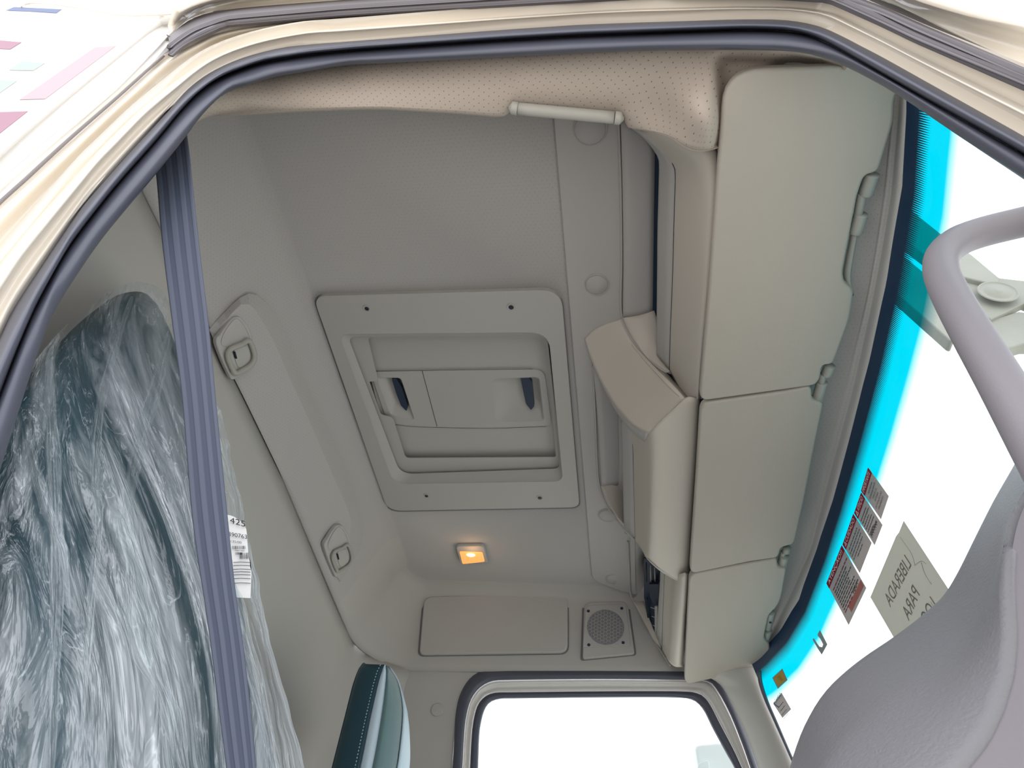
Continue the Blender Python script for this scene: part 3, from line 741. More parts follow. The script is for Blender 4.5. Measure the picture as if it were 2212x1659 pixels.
# speaker
spk = thing('speaker', 'square grey speaker with round honeycomb grille on the far upper wall', 'speaker', FW(1311, 1360))
plate('frame', rpoly([FW(x, y, .012) for x, y in ((1262, 1301), (1355, 1297), (1371, 1412), (1258, 1423))], [.03, .03, .01, .01], 6), M_wall, spk, thick=.016, bev=.004)
plate('gap_shadow', rpoly([FW(x, y, .003) for x, y in ((1258, 1297), (1358, 1293), (1375, 1415), (1254, 1427))], [.03, .03, .01, .01], 6), M_gapshadow, spk, thick=.003)  # dark plate as the shadow gap round the speaker frame
plate('face', rpoly([FW(x, y, .016) for x, y in ((1266, 1308), (1352, 1304), (1362, 1396), (1259, 1398))], [.02, .02, .004, .004], 6), M_trim, spk, thick=.004, bev=.0015)
gc = FW(1308, 1354, .0175); fu, fv, fw = frame_of(-Vector(FN))
if fv.z < 0: fv = -fv
GR = .060
lathe('grille_cloth', gc - fw * .0008, fw, [(GR, 0), (GR * .98, .0004), (.001, .0004)], mat('speaker_mesh_back', (.22, .22, .25), .9), spk, n=40)
pieces = []; a = .0068
for i in range(-14, 15):
    for j in range(-14, 15):
        x = a * 1.5 * i; y = a * math.sqrt(3) * (j + (i % 2) * .5)
        if math.hypot(x, y) > GR - a * .7: continue
        vo = []; 
        for rr, hh in ((a * 1.0, .0), (a * .84, .0)):
            for k in range(6):
                an = math.pi / 3 * k; vo.append(gc + fu * (x + rr * math.cos(an)) + fv * (y + rr * math.sin(an)) + fw * (.0016 + hh))
        for k in range(6):
            an = math.pi / 3 * k; vo.append(gc + fu * (x + a * .84 * math.cos(an)) + fv * (y + a * .84 * math.sin(an)) - fw * .0002)
        f = []
        for k in range(6):
            k2 = (k + 1) % 6; f.append((k, k2, 6 + k2, 6 + k)); f.append((6 + k, 6 + k2, 12 + k2, 12 + k))
        pieces.append((vo, f))
joined('honeycomb_grille', pieces, M_visclip, spk)
for x, y in ((1271, 1320), (1343, 1314), (1272, 1393), (1346, 1388)):
    lathe('screw', FW(x, y, .0168), fw, [(.0052, 0), (.0045, .001), (.003, .0004), (.001, .0004)], M_navy, spk, n=14)
# dome light
dl = thing('dome_light', 'small rectangular roof lamp with a lit warm amber lens', 'lamp', P(1020, 1200, z=1.345))
lz = 1.335
plate('bezel', rpoly(Z([(984, 1181), (1045, 1180), (1054, 1216), (994, 1218)], lz), [.012, .015, .008, .01], 6), M_trim, dl, thick=.014, bev=.004, holes=None)
plate('lens', rpoly(Z([(992, 1192), (1042, 1194), (1047, 1214), (999, 1219)], lz - .0025), .006, 5), M_lens, dl, thick=.004, bev=.0015)
lathe('bulb', P(1017, 1199, z=lz - .0035), (0, 0, -1), [(.011, 0), (.009, .002), (.001, .003)], M_bulb, dl, n=20, sx=1.3, sy=.8)
lp = bpy.data.lights.new('lamp_glow', 'POINT'); lp.energy = .07; lp.color = (1, .55, .25); lp.shadow_soft_size = .02
lpo = bpy.data.objects.new('lamp_glow', lp); col.objects.link(lpo); lpo.location = P(1017, 1199, z=lz - .03)

# ================================================================== OVERHEAD CONSOLE
oc = thing('overhead_console', 'beige overhead console with three open compartments above the windshield', 'console', P(1480, 900, z=1.1))
# roof panels inside the compartments (back lining)
loft('compartment_roof', [Z([(1341, 255), (1345, 400), (1347, 560), (1346, 690)], 1.328), Z([(1380, 270), (1384, 400), (1384, 560), (1383, 685)], 1.334), Z([(1415, 318), (1413, 450), (1411, 600), (1410, 672)], 1.343)], M_trim, oc, nu=20, sub=2, thick=.004)
loft('compartment_roof', [Z([(1280, 770), (1291, 900), (1297, 1000), (1300, 1052)], 1.325), Z([(1310, 790), (1320, 900), (1325, 1000), (1326, 1050)], 1.335), Z([(1341, 830), (1341, 905), (1342, 1000), (1344, 1046)], 1.343)], M_trim, oc, nu=20, sub=2, thick=.004)
loft('compartment_roof', [Z([(1361, 1150), (1363, 1220), (1365, 1290)], 1.325), Z([(1393, 1150), (1392, 1220), (1392, 1305)], 1.35)], M_trim, oc, nu=10, thick=.004)
# end walls facing the open door
loft('compartment_end', [[P(1346, 687, z=1.325), P(1380, 681, z=1.333), P(1413, 671, z=1.342)], [P(1362, 724, z=1.31), P(1392, 716, z=1.31), P(1424, 705, z=1.325)], [P(1394, 768, z=1.27), P(1412, 766, z=1.275), P(1432, 765, z=1.28)], [P(1422, 796, z=1.238), P(1436, 802, z=1.225), P(1450, 806, z=1.216)]], M_cons, oc, nu=10, sub=3, thick=.004)
loft('compartment_end', [[P(1298, 1050, z=1.325), P(1325, 1047, z=1.335), P(1347, 1044, z=1.355)], [P(1312, 1082, z=1.30), P(1330, 1082, z=1.31), P(1352, 1082, z=1.33)], [P(1335, 1118, z=1.27), P(1345, 1128, z=1.27), P(1356, 1140, z=1.275)]], M_cons, oc, nu=10, sub=3, thick=.004)
loft('compartment_end', [[P(1368, 1300, y=2.045), P(1390, 1298, y=2.045)], [P(1385, 1330, y=2.055), P(1402, 1335, y=2.055)], [P(1410, 1380, y=2.065), P(1428, 1400, y=2.065)]], M_cons, oc, nu=8, sub=2, thick=.004)
# navy panels painting the deep shade inside the compartments, behind the inserts
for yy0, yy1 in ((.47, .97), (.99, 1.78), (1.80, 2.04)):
    b = box('compartment_shadow', (.045, yy0, 1.3445), (.30, yy1, 1.3485), M_navy, oc)
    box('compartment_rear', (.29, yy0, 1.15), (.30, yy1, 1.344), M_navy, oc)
# near segment
A0 = [(1358, 272), (1395, 303), (1419, 334), (1425, 352), (1424, 420), (1422, 500), (1421, 600), (1420, 700), (1420, 770)]
A1 = [(1384, 284), (1430, 328), (1452, 352), (1459, 375), (1457, 450), (1453, 600), (1449, 700), (1446, 800)]
A1b = [(x + 2, y + 1) for x, y in A1]
A2 = [(1405, 282), (1468, 328), (1496, 368), (1503, 440), (1497, 600), (1490, 700), (1482, 800), (1478, 862)]
A3 = [(1470, 296), (1515, 328), (1532, 372), (1534, 440), (1524, 600), (1512, 740), (1504, 862)]
A4 = [(1515, 292), (1541, 325), (1551, 380), (1550, 440), (1540, 560), (1528, 680), (1518, 770), (1509, 862)]
A5 = [(1545, 290), (1556, 330), (1563, 390), (1562, 440), (1552, 560), (1540, 680), (1530, 770), (1516, 862)]
loft('fascia_insert', [Z(A0, 1.275), Z(A0, 1.268), Z(A1, 1.215)], M_trim, oc, nu=50, thick=.004, sub=2)
tube('insert_gap', Z(A1[2:], 1.213), .0009, M_dark, oc, n=6, nu=40)
loft('console_body', [Z(A1, 1.222), Z(A1, 1.213), Z(lerpl(A1, A2, .5), 1.175), Z(A2, 1.135), Z(lerpl(A2, A3, .6), 1.105), Z(A3, 1.090), Z(A4, 1.090), Z(lerpl(A4, A5, .6), 1.105), Z(A5, 1.17)], M_cons, oc, nu=60, thick=.005, sub=4)
# divider sloping from the roof to the console
D = [[(1262, 733), (1282, 714), (1310, 700), (1342, 690)], [(1271, 760), (1295, 740), (1325, 722), (1352, 712)], [(1286, 800), (1313, 782), (1343, 758), (1368, 742)], [(1320, 866), (1349, 838), (1382, 806), (1407, 786)], [(1362, 916), (1387, 892), (1417, 862), (1444, 824)], [(1400, 937), (1420, 920), (1450, 890), (1480, 862)]]
loft('divider', [Z(r, z) for r, z in zip(D, (1.338, 1.325, 1.30, 1.23, 1.15, 1.098))], M_cons, oc, nu=16, sub=4, thick=.006)
loft('divider_rim', [[P(*q[:2], z=q[2]) for q in ((1340, 688, 1.339), (1350, 712, 1.325), (1366, 742, 1.30), (1403, 786, 1.23), (1440, 826, 1.15), (1480, 864, 1.098))], [P(*q[:2], z=q[2]) for q in ((1347, 692, 1.335), (1366, 735, 1.31), (1400, 777, 1.265), (1424, 797, 1.235), (1446, 812, 1.205), (1488, 862, 1.11))]], M_cons, oc, nu=30, thick=.004)
loft('divider_edge', [Z([(1262, 733), (1271, 760), (1286, 800), (1320, 866), (1344, 905), (1366, 926), (1400, 937)], 1.3), Z([(1272, 765), (1281, 800), (1298, 836), (1322, 872), (1345, 912), (1368, 945), (1398, 960)], 1.34)][:0] or [
     [P(*q[:2], z=q[2]) for q in ((1262, 733, 1.338), (1271, 760, 1.325), (1286, 800, 1.30), (1320, 866, 1.23), (1362, 916, 1.15), (1400, 937, 1.098))],
     [P(*q[:2], z=q[2]) for q in ((1266, 745, 1.345), (1276, 775, 1.338), (1292, 815, 1.32), (1324, 878, 1.26), (1358, 925, 1.19), (1392, 955, 1.12))]], M_trim, oc, nu=30, thick=.004)
# middle segment
B0_ = [(1343, 908), (1345, 960), (1347, 1060), (1349, 1130), (1350, 1152)]
B1_ = [(1362, 918), (1367, 960), (1369, 1040), (1371, 1110), (1372, 1166)]
B2_ = [(1398, 938), (1400, 980), (1398, 1080), (1396, 1150), (1394, 1200)]
B3_ = [(1450, 890), (1446, 980), (1440, 1080), (1436, 1160), (1434, 1236)]
B4_ = [(1482, 862), (1482, 960), (1474, 1080), (1466, 1170), (1462, 1252)]
B5_ = [(1504, 862), (1500, 960), (1492, 1080), (1485, 1170), (1480, 1256)]
B6_ = [(1511, 862), (1507, 960), (1499, 1080), (1493, 1170), (1488, 1256)]
loft('fascia_insert', [Z(B0_, 1.255), Z(B0_, 1.248), Z(B1_, 1.205)], M_trim, oc, nu=40, thick=.004, sub=2)
tube('insert_gap', Z(B1_[1:], 1.2035), .0008, M_dark, oc, n=6, nu=30)
loft('console_body', [Z(B1_, 1.21), Z(B1_, 1.203), Z(lerpl(B1_, B2_, .5), 1.155), Z(B2_, 1.105), Z(lerpl(B2_, B3_, .3), 1.086), Z(B3_, 1.082), Z(B4_, 1.080), Z(B5_, 1.082), Z(B6_, 1.10), Z(B6_, 1.16)], M_cons, oc, nu=50, thick=.005, sub=4)
endc = [(1350, 1152, 1.245), (1372, 1166, 1.20), (1394, 1200, 1.105), (1420, 1226, 1.085), (1440, 1240, 1.082), (1462, 1252, 1.080), (1484, 1257, 1.082)]
loft('console_end', [[P(a, b, z=c) for a, b, c in endc], [P(a, b, z=c) + Vector((0, .004, .012)) for a, b, c in endc], [P(a, b, z=c) + Vector((.01, .0, .20)) for a, b, c in endc]], M_cons, oc, nu=30, thick=.003)
# far segment
C0_ = [(1427, 1225), (1426, 1260), (1422, 1320), (1418, 1384)]
C1_ = [(1436, 1230), (1435, 1260), (1432, 1330), (1430, 1404)]
C2_ = [(1462, 1240), (1459, 1270), (1453, 1340), (1447, 1432)]
C3_ = [(1474, 1240), (1472, 1270), (1466, 1340), (1458, 1440)]
C4_ = [(1484, 1240), (1481, 1290), (1475, 1360), (1469, 1441)]
C5_ = [(1490, 1240), (1486, 1290), (1480, 1360), (1475, 1441)]
loft('fascia_insert', [Z(C0_, 1.19), Z(C0_, 1.185), Z(C1_, 1.16)], M_trim, oc, nu=20, thick=.004, sub=2)
tube('insert_gap', Z(C1_, 1.158), .0011, M_dark, oc, n=6, nu=20)
loft('console_body', [Z(C1_, 1.165), Z(C1_, 1.157), Z(lerpl(C1_, C2_, .6), 1.12), Z(C2_, 1.086), Z(C3_, 1.066), Z(C4_, 1.066), Z(C5_, 1.09), Z(C5_, 1.16)], M_cons, oc, nu=30, thick=.005, sub=4)
# raised beads outlining the compartments
bead = lambda pts, r=.0028: tube('bead', [P(a, b, z=c) for a, b, c in pts], r, M_trim, oc, n=10, nu=60)
bead([(1336, 255, 1.338), (1341, 400, 1.338), (1343, 560, 1.338), (1341, 655, 1.338), (1347, 692, 1.335), (1366, 733, 1.31), (1400, 775, 1.265), (1424, 795, 1.235), (1440, 804, 1.217), (1447, 800, 1.215)])
bead([(1281, 790, 1.338), (1286, 900, 1.338), (1290, 1000, 1.338), (1295, 1050, 1.335), (1309, 1088, 1.31), (1338, 1132, 1.25), (1371, 1167, 1.203)])
bead([(1356, 1170, 1.33), (1359, 1230, 1.328), (1362, 1283, 1.322), (1376, 1312, 1.29), (1400, 1358, 1.22), (1425, 1402, 1.16), (1448, 1438, 1.10)])
# electronics in the far compartment
el = thing('radio_unit', 'dark navy electronics module in the far console compartment', 'electronics', P(1405, 1300, z=1.30))
plate('housing', [P(x, y, z=c) for x, y, c in ((1391, 1205, 1.33), (1424, 1222, 1.31), (1421, 1300, 1.27), (1419, 1384, 1.20), (1411, 1378, 1.205), (1398, 1330, 1.25), (1391, 1290, 1.29))], M_navy, el, thick=.03)
for q in (((1396, 1215), (1397, 1256)), ((1405, 1222), (1406, 1258)), ((1414, 1226), (1415, 1258))):
    tube('vent_rib', [P(*q[0], z=1.30), P(*q[1], z=1.283)], .002, M_visclip if q[0][0] > 1400 else M_dark, el, n=6)
plate('module', [P(x, y, z=c) for x, y, c in ((1402, 1262, 1.275), (1422, 1262, 1.27), (1421, 1305, 1.25), (1413, 1308, 1.25), (1404, 1290, 1.262))], mat('blue_black_module', (.01, .018, .04), .5), el, thick=.02)
for k in range(7):
    y0 = 1312 + k * 9.5
    tube('slot', [P(1405 + k * 1.2, y0, z=1.243 - k * .006), P(1415, y0 + 3, z=1.24 - k * .006)], .0014, M_dark if k % 2 else M_visclip, el, n=5)
plate('bracket', [P(x, y, z=c) for x, y, c in ((1414, 1310, 1.235), (1420, 1310, 1.235), (1419, 1378, 1.185), (1414, 1374, 1.19))], M_visclip, el, thick=.006, bev=.001)
tube('cable', [P(1397, 1290, z=1.28), P(1399, 1325, z=1.25), P(1403, 1350, z=1.23)], .003, M_dark, el, n=8, nu=10)

# ---- windshield header lining
h_in = [(1905, 120), (1885, 300), (1865, 480), (1845, 620), (1800, 800), (1745, 1000), (1700, 1160), (1655, 1300), (1625, 1400), (1560, 1475)]
h_cr = [(1950, 130), (1938, 280), (1925, 420), (1905, 540), (1882, 661), (1843, 837), (1793, 1023), (1750, 1190), (1681, 1342), (1655, 1398), (1590, 1470)]
h_out = [(1966, 120), (1960, 200), (1957, 380), (1940, 530), (1922, 640), (1901, 739), (1854, 932), (1803, 1112), (1766, 1248), (1729, 1329), (1678, 1403), (1638, 1444)]
th = loft('trim_4', [[p + Vector((-.2, 0, .03)) for p in Z(h_in, 1.10)], Z(h_in, 1.10), Z(lerpl(h_in, h_cr, .75), 1.088), Z(lerpl(h_in, h_cr, .97), 1.088), Z(lerpl(h_cr, h_out, .1), 1.082), Z(lerpl(h_cr, h_out, .45), 1.062), Z(lerpl(h_cr, h_out, .9), 1.056), Z(h_out, 1.060)], M_headlit, nu=80, sub=3, thick=.004)
setp(th, kind='structure', label='curved perforated grey lining strip along the top of the windshield')

# ---- sun visors
def visor(lab, pts, z, marks=()):
    o = [P(x, y, z=z) for x, y in pts]
    o = curve(o, 120, True)
    v = plate('sun_visor', o, M_visor, thick=.020, bev=.0055, seg=4)
    setp(v, lab, 'visor', 'sun visors along the windshield'); return v
def dens(segs):
    """polyline with rounded corners: (x, y, r) pixels"""
    pts = [Vector((a[0], a[1], 0)) for a in segs]; r = [a[2] for a in segs]
    return [(p.x, p.y) for p in rpoly(pts, r, 7)]
def visor2(lab, segs, z):
    o = [P(x, y, z=z) for x, y in dens(segs)]
    v = plate('sun_visor', o, M_visor, thick=.020, bev=.0055, seg=4)
    setp(v, lab, 'visor', 'sun visors along the windshield'); return v
ZV = 1.05
visor2('large cream sun visor nearest the open door', [(1566, 151, 85), (1800, 144, 20), (1960, 160, 40), (1932, 215, 20), (1932, 260, 20), (1898, 372, 22), (1868, 380, 12), (1853, 420, 16), (1820, 590, 10), (1824, 612, 8), (1845, 628, 16), (1836, 690, 20), (1800, 788, 14), (1776, 790, 10), (1770, 832, 26), (1700, 842, 4), (1510, 868, 22), (1530, 640, 10), (1552, 340, 30)], ZV)
visor2('square cream sun visor in the middle of the three', [(1513, 873, 20), (1700, 846, 4), (1753, 835, 14), (1754, 866, 10), (1779, 874, 6), (1762, 955, 10), (1736, 1090, 10), (1716, 1176, 10), (1686, 1184, 8), (1682, 1205, 16), (1620, 1214, 4), (1489, 1241, 18), (1502, 1050, 10)], ZV)
visor2('cream sun visor at the far end, beside the far door window', [(1489, 1241, 16), (1600, 1220, 4), (1678, 1206, 10), (1680, 1228, 8), (1699, 1228, 6), (1688, 1290, 10), (1680, 1310, 10), (1660, 1330, 8), (1650, 1380, 8), (1662, 1392, 4), (1664, 1412, 8), (1640, 1440, 20), (1560, 1462, 6), (1478, 1480, 18), (1484, 1340, 10)], ZV)
# visor hinge clips
def clip(lab, segs):
    """segs: list of (p0, p1, radius_px) rolls"""
    c = segs[0][0]
    t = thing('visor_clip', lab, 'clip', P(c[0], c[1], z=1.065), 'hinge clips holding the sun visors')
    for a, b, r, nm in segs:
        za = 1.066; p = P(*a, z=za); q = P(*b, z=za); rr = r * p.length / 1650
        d = (q - p).normalized()
        pts = [p, p + d * .003, p.lerp(q, .5), q - d * .004, q - d * .0015, q]
        ks = [1, 1, 1, 1, .8, .35]
        tube(nm, pts, lambda s, rr=rr, ks=ks: rr * ks[min(5, int(round(s * 5)))], M_visclip, t, n=14)
    return t
clip('double hinge clip on the edge of the nearest visor', [((1884, 376), (1868, 424), 15, 'roll'), ((1862, 418), (1853, 466), 9, 'pin'), ((1860, 462), (1846, 506), 14, 'roll')])
clip('hinge clip in the gap between nearest and middle visor', [((1793, 790), (1784, 812), 12, 'roll'), ((1778, 808), (1772, 836), 8, 'pin'), ((1776, 826), (1764, 868), 12, 'roll')])
clip('small hinge clip between middle and far visor', [((1700, 1182), (1697, 1194), 8, 'roll'), ((1692, 1192), (1688, 1208), 6, 'pin'), ((1694, 1200), (1686, 1228), 10, 'roll')])
cl4 = clip('small hinge clip with a dark hole at the far windshield corner', [((1666, 1322), (1658, 1358), 8, 'roll'), ((1660, 1362), (1652, 1388), 8, 'roll')])
lathe('hole', P(1664, 1345, z=1.055), (0, 0, -1), [(.004, 0), (.0035, .0006), (.0005, .0006)], M_dark, cl4, n=12)
# fold plate behind visor 1 cut-out
vb = loft('visor_backing', [Z([(1838, 500), (1822, 580), (1822, 600), (1832, 618)], 1.068), Z([(1850, 508), (1838, 580), (1836, 612), (1840, 640)], 1.062)], M_visclip, nu=12, thick=.004)
setp(vb, 'narrow plastic rest strip behind the notch of the nearest visor', 'bracket')

# ---- near grab handle at the roof edge
gh = thing('grab_bar', 'slim beige grab handle on the near roof edge', 'handle', P(1225, 243, z=1.10))
hz = 1.105
def hb(a, b, nm, r): 
    p = P(*a, z=hz); q = P(*b, z=hz); d = (q - p).normalized(); N = 8
    pts = [p + (q - p) * (k / N) for k in range(N + 1)]
    return tube(nm, pts, r, M_visclip, gh, n=16)
hb((1119, 235), (1326, 254), 'bar', .0095)
for a, b in (((1118, 235), (1101, 232)), ((1328, 254), (1345, 256))):
    p = P(*a, z=hz); q = P(*b, z=hz)
    pts = [p.lerp(q, k / 6) for k in range(7)]
    tube('end_cap', pts, lambda s: .0102 * (1 - .55 * max(0, (s - .6) / .4) ** 2), M_visclip, gh, n=16)
    tube('stem', [q.lerp(p, .3), q.lerp(p, .3) + Vector((0, .015, .04))], .006, M_visclip, gh, n=10)

# ================================================================== WINDSHIELD
wsr = []
for t in (-.012, .0, .06, .12, .25, .45, .8, 1.25):
    wsr.append([Vector((a + KS * t + (.02 * math.sin(min(1, t) * 2) if False else 0), b, 1.05 - t)) for a, b in WT])
def dense_ws():
    ys = np.linspace(.15, 1.958, 80); rws = []
    # smoothed top line
    for t in (-.012, .0, .03, .06, .09, .12, .18, .3, .5, .8, 1.25):
        rws.append([Vector((xt(y) + KS * t, y, 1.05 - t)) for y in ys])
    return rws
R_ = dense_ws()
me = bpy.data.meshes.new('window_2'); nu = 80
vs = [tuple(p) for r in R_ for p in r]; fs = []
for i in range(len(R_) - 1):
    for j in range(nu - 1):
        a = i * nu + j; fs.append((a, a + 1, a + nu + 1, a + nu))
me.from_pydata(vs, [], fs); uvl = me.uv_layers.new(name='uv')
for l in me.loops:
    c = me.vertices[l.vertex_index].co; uvl.data[l.index].uv = (c.y + (1.05 - c.z) * .2, 1.05 - c.z)
face_cam(me); wso = link('window_2', me, M_ws); setp(wso, kind='structure', label='curved windshield with black frit edge and bright cyan shade band')
# side frit / rubber along the far pillar
far_edge = [(1644, 1437), (1641, 1455), (1647, 1490), (1668, 1540), (1690, 1590), (1712, 1640), (1722, 1664), (1740, 1705)]
fe = [P(x, y, y=1.955) for x, y in far_edge]
fe2 = [P(x + 9 - i * .6, y, y=1.955) for i, (x, y) in enumerate(far_edge)]
tube('trim_6', [WS(x, y, .006) for x, y in [(1640, 1448), (1643, 1475), (1655, 1512), (1676, 1560), (1697, 1608), (1718, 1656), (1738, 1700)]], lambda s: .006 - .003 * s, M_rub, n=8, nu=30)
bpy.data.objects['trim_6']['kind'] = 'structure'
# far A pillar lining
pa = [(1500, 1452), (1552, 1476), (1585, 1530), (1612, 1590), (1637, 1659), (1652, 1705)]
pb = [(1640, 1432), (1645, 1470), (1660, 1520), (1684, 1575), (1708, 1625), (1728, 1670), (1742, 1705)]
tp = loft('trim_5', [Y(pa, 2.10), Y(lerpl(pa, pb, .15), 2.05), Y(lerpl(pa, pb, .5), 2.0), Y(lerpl(pa, pb, .85), 1.975), Y(pb, 1.985)], M_wall, nu=30, sub=4, thick=.006)
setp(tp, kind='structure', label='grey lining of the far windshield pillar')

# ================================================================== FAR DOOR
fd = thing('door_1', 'cream far door with rubber seals and rounded window', 'door', (0, 2.16, .6)); del fd['category']; fd['kind'] = 'structure'
D0 = [(970, 1720), (977, 1659), (981, 1600), (984, 1545), (994, 1500), (1015, 1465), (1045, 1448), (1100, 1446), (1300, 1446), (1480, 1447), (1535, 1452), (1562, 1478), (1590, 1530), (1618, 1600), (1638, 1659), (1658, 1720)]
D1 = [(995, 1720), (999, 1659), (1002, 1600), (1006, 1555), (1016, 1515), (1034, 1488), (1062, 1472), (1110, 1469), (1300, 1467), (1480, 1469), (1530, 1472), (1552, 1496), (1578, 1545), (1604, 1610), (1621, 1659), (1643, 1720)]
D2 = [(1011, 1720), (1015, 1659), (1018, 1600), (1022, 1560), (1031, 1525), (1047, 1505), (1070, 1496), (1115, 1495), (1300, 1493), (1465, 1493), (1508, 1498), (1530, 1516), (1556, 1565), (1585, 1620), (1603, 1659), (1632, 1720)]
D3 = [(1030, 1720), (1033, 1659), (1035, 1600), (1038, 1568), (1046, 1536), (1058, 1518), (1080, 1510), (1115, 1509), (1300, 1507), (1450, 1507), (1495, 1512), (1518, 1532), (1540, 1575), (1570, 1630), (1586, 1659), (1612, 1720)]
d_y = 2.14
loft('outer_seal', [Y(D0, d_y - .01), Y(lerpl(D0, D1, .2), d_y - .022), Y(lerpl(D0, D1, .8), d_y - .022), Y(D1, d_y)], M_rub, fd, nu=90, sub=3, thick=.004)
loft('frame', [Y(D1, d_y + .004), Y(lerpl(D1, D2, .2), d_y + .0), Y(lerpl(D1, D2, .5), d_y + .012), Y(lerpl(D1, D2, .8), d_y + .002), Y(D2, d_y + .008)], M_bodyw, fd, nu=90, sub=3, thick=.004)
loft('glass_seal', [Y(D2, d_y + .006), Y(lerpl(D2, D3, .3), d_y), Y(lerpl(D2, D3, .8), d_y + .004), Y(D3, d_y + .012)], M_rub, fd, nu=90, sub=3, thick=.004)
g3 = Y(lerpl(D2, D3, .7), d_y + .014)
gp = plate('window_1', g3 + [Vector((.30, d_y + .014, .55)), Vector((-.47, d_y + .014, .55))], M_glass, thick=.004)
setp(gp, kind='structure', label='clear glass of the far door with bright white sky behind')
box('panel', (-.55, d_y - .02, -.55), (.62, d_y + .04, .56), M_wall, fd)
# B pillar trim of the far side
bp_ = loft('wall_far', [[FW(806, 1380, -.01), FW(850, 1432, -.01), FW(960, 1430, -.01), FW(1060, 1430, -.01)], [P(826, 1440, y=2.125), P(858, 1470, y=2.125), P(930, 1473, y=2.125), P(1004, 1485, y=2.13)], [P(850, 1560, y=2.13), P(880, 1560, y=2.13), P(930, 1560, y=2.13), P(984, 1560, y=2.13)], [P(850, 1800, y=2.13), P(880, 1800, y=2.13), P(925, 1800, y=2.13), P(968, 1800, y=2.13)]], M_wall, nu=24, sub=4, thick=.006)
setp(bp_, kind='structure', label='grey pillar lining beside the far door')
pc = lathe('pillar_cap', P(945, 1533, y=2.128), (0, -1, 0), [(.0205, 0), (.0200, .0018), (.018, .0022), (.001, .0022)], M_trim, n=32); setp(pc, 'small round cap on the grey pillar beside the far door', 'cap')

# ================================================================== NEAR SEAT, PLASTIC, BELT, TAG
def srow(pts): return [P(a, b, y=c) for a, b, c in pts]
seat = thing('seat', 'near dark teal seat backrest wrapped in crinkled clear plastic', 'seat', (-.55, .55, -.2))
S = [
 [(-160, 1250, .345), (-60, 1020, .345), (40, 860, .36), (130, 745, .40), (200, 680, .45), (262, 640, .50), (318, 640, .56), (356, 690, .60), (392, 790, .63), (430, 900, .65)],
 [(-160, 1330, .345), (-60, 1100, .345), (40, 930, .355), (120, 830, .38), (200, 750, .42), (270, 700, .47), (330, 720, .53), (380, 800, .57), (425, 890, .60), (465, 980, .63)],
 [(-160, 1480, .345), (-60, 1300, .345), (40, 1150, .35), (120, 1080, .36), (200, 1020, .40), (280, 990, .44), (350, 1010, .49), (410, 1060, .53), (455, 1110, .57), (500, 1160, .62)],
 [(-160, 1620, .345), (-60, 1520, .345), (40, 1440, .35), (130, 1400, .36), (220, 1370, .39), (300, 1350, .43), (370, 1360, .47), (430, 1390, .51), (490, 1420, .56), (545, 1450, .60)],
 [(-160, 1820, .345), (-60, 1800, .345), (40, 1780, .35), (140, 1770, .36), (240, 1760, .38), (330, 1750, .42), (410, 1750, .46), (480, 1750, .50), (550, 1760, .54), (600, 1770, .58)]]
def back(rows, d): return rows
rowsS = [[q * 1.035 for q in srow(r)] for r in S]
# close over the top and down the back
top_back = [p + Vector((-.035, .02, -.02)) for p in rowsS[0]]; 
rowsS2 = [[p + Vector((-.05, .03, -.45)) for p in rowsS[0]], top_back, rowsS[0]] + rowsS[1:] + [[p + Vector((.06, .0, -.20)) for p in rowsS[-1]], [p + Vector((.09, .0, -.38)) for p in rowsS[-1]]]
loft('backrest', rowsS2, M_teal, seat, nu=50, sub=5)
# stitched seam
st = [P(a, b, y=c) * 1.028 for a, b, c in ((52, 865, .36), (80, 830, .375), (130, 760, .40), (160, 730, .42), (200, 695, .44), (240, 665, .48))]
dash_ = curve(st, 44)
for k in range(0, 1): pass
pieces = []
for a, b in zip(dash_[::2], dash_[1::2]):
    t_ = (b - a).normalized(); n_ = Vector((-.3, -1, -.6)).normalized(); w_ = t_.cross(n_).normalized() * .0007
    v_ = [a - w_, a + w_, b + w_, b - w_]; pieces.append((v_ + [p + n_ * .0006 for p in v_], [(4, 5, 6, 7), (0, 1, 5, 4), (1, 2, 6, 5), (2, 3, 7, 6), (3, 0, 4, 7)]))
joined('stitching', pieces, M_thread, seat)
plw = [
 [(-200, 1230, .335), (-60, 985, .335), (50, 815, .35), (130, 715, .39), (200, 655, .43), (260, 618, .48), (312, 610, .54), (358, 640, .58), (400, 760, .62), (440, 830, .64)],
 [(-200, 1290, .33), (-60, 1060, .33), (50, 900, .34), (130, 795, .37), (200, 725, .41), (265, 690, .45), (325, 700, .50), (378, 760, .56), (430, 850, .60), (478, 895, .66)],
 [(-200, 1400, .33), (-60, 1230, .33), (50, 1080, .34), (130, 990, .36), (205, 930, .39), (280, 900, .43), (350, 920, .47), (410, 960, .52), (462, 1000, .57), (512, 1040, .64)],
 [(-200, 1520, .33), (-60, 1400, .33), (50, 1280, .335), (135, 1215, .35), (215, 1170, .38), (295, 1150, .41), (370, 1160, .45), (435, 1185, .50), (495, 1215, .55), (553, 1240, .62)],
 [(-200, 1640, .33), (-60, 1560, .33), (50, 1480, .335), (140, 1440, .35), (230, 1410, .37), (315, 1400, .40), (395, 1400, .44), (470, 1405, .48), (535, 1410, .53), (592, 1415, .60)],
 [(-200, 1760, .33), (-60, 1720, .33), (50, 1680, .335), (150, 1660, .345), (245, 1645, .365), (340, 1640, .39), (430, 1640, .43), (510, 1640, .47), (590, 1645, .52), (656, 1650, .57)],
 [(-200, 1900, .33), (-60, 1880, .33), (50, 1860, .335), (150, 1850, .345), (250, 1840, .36), (350, 1830, .38), (440, 1830, .42), (520, 1830, .46), (600, 1835, .50), (668, 1840, .55)]]
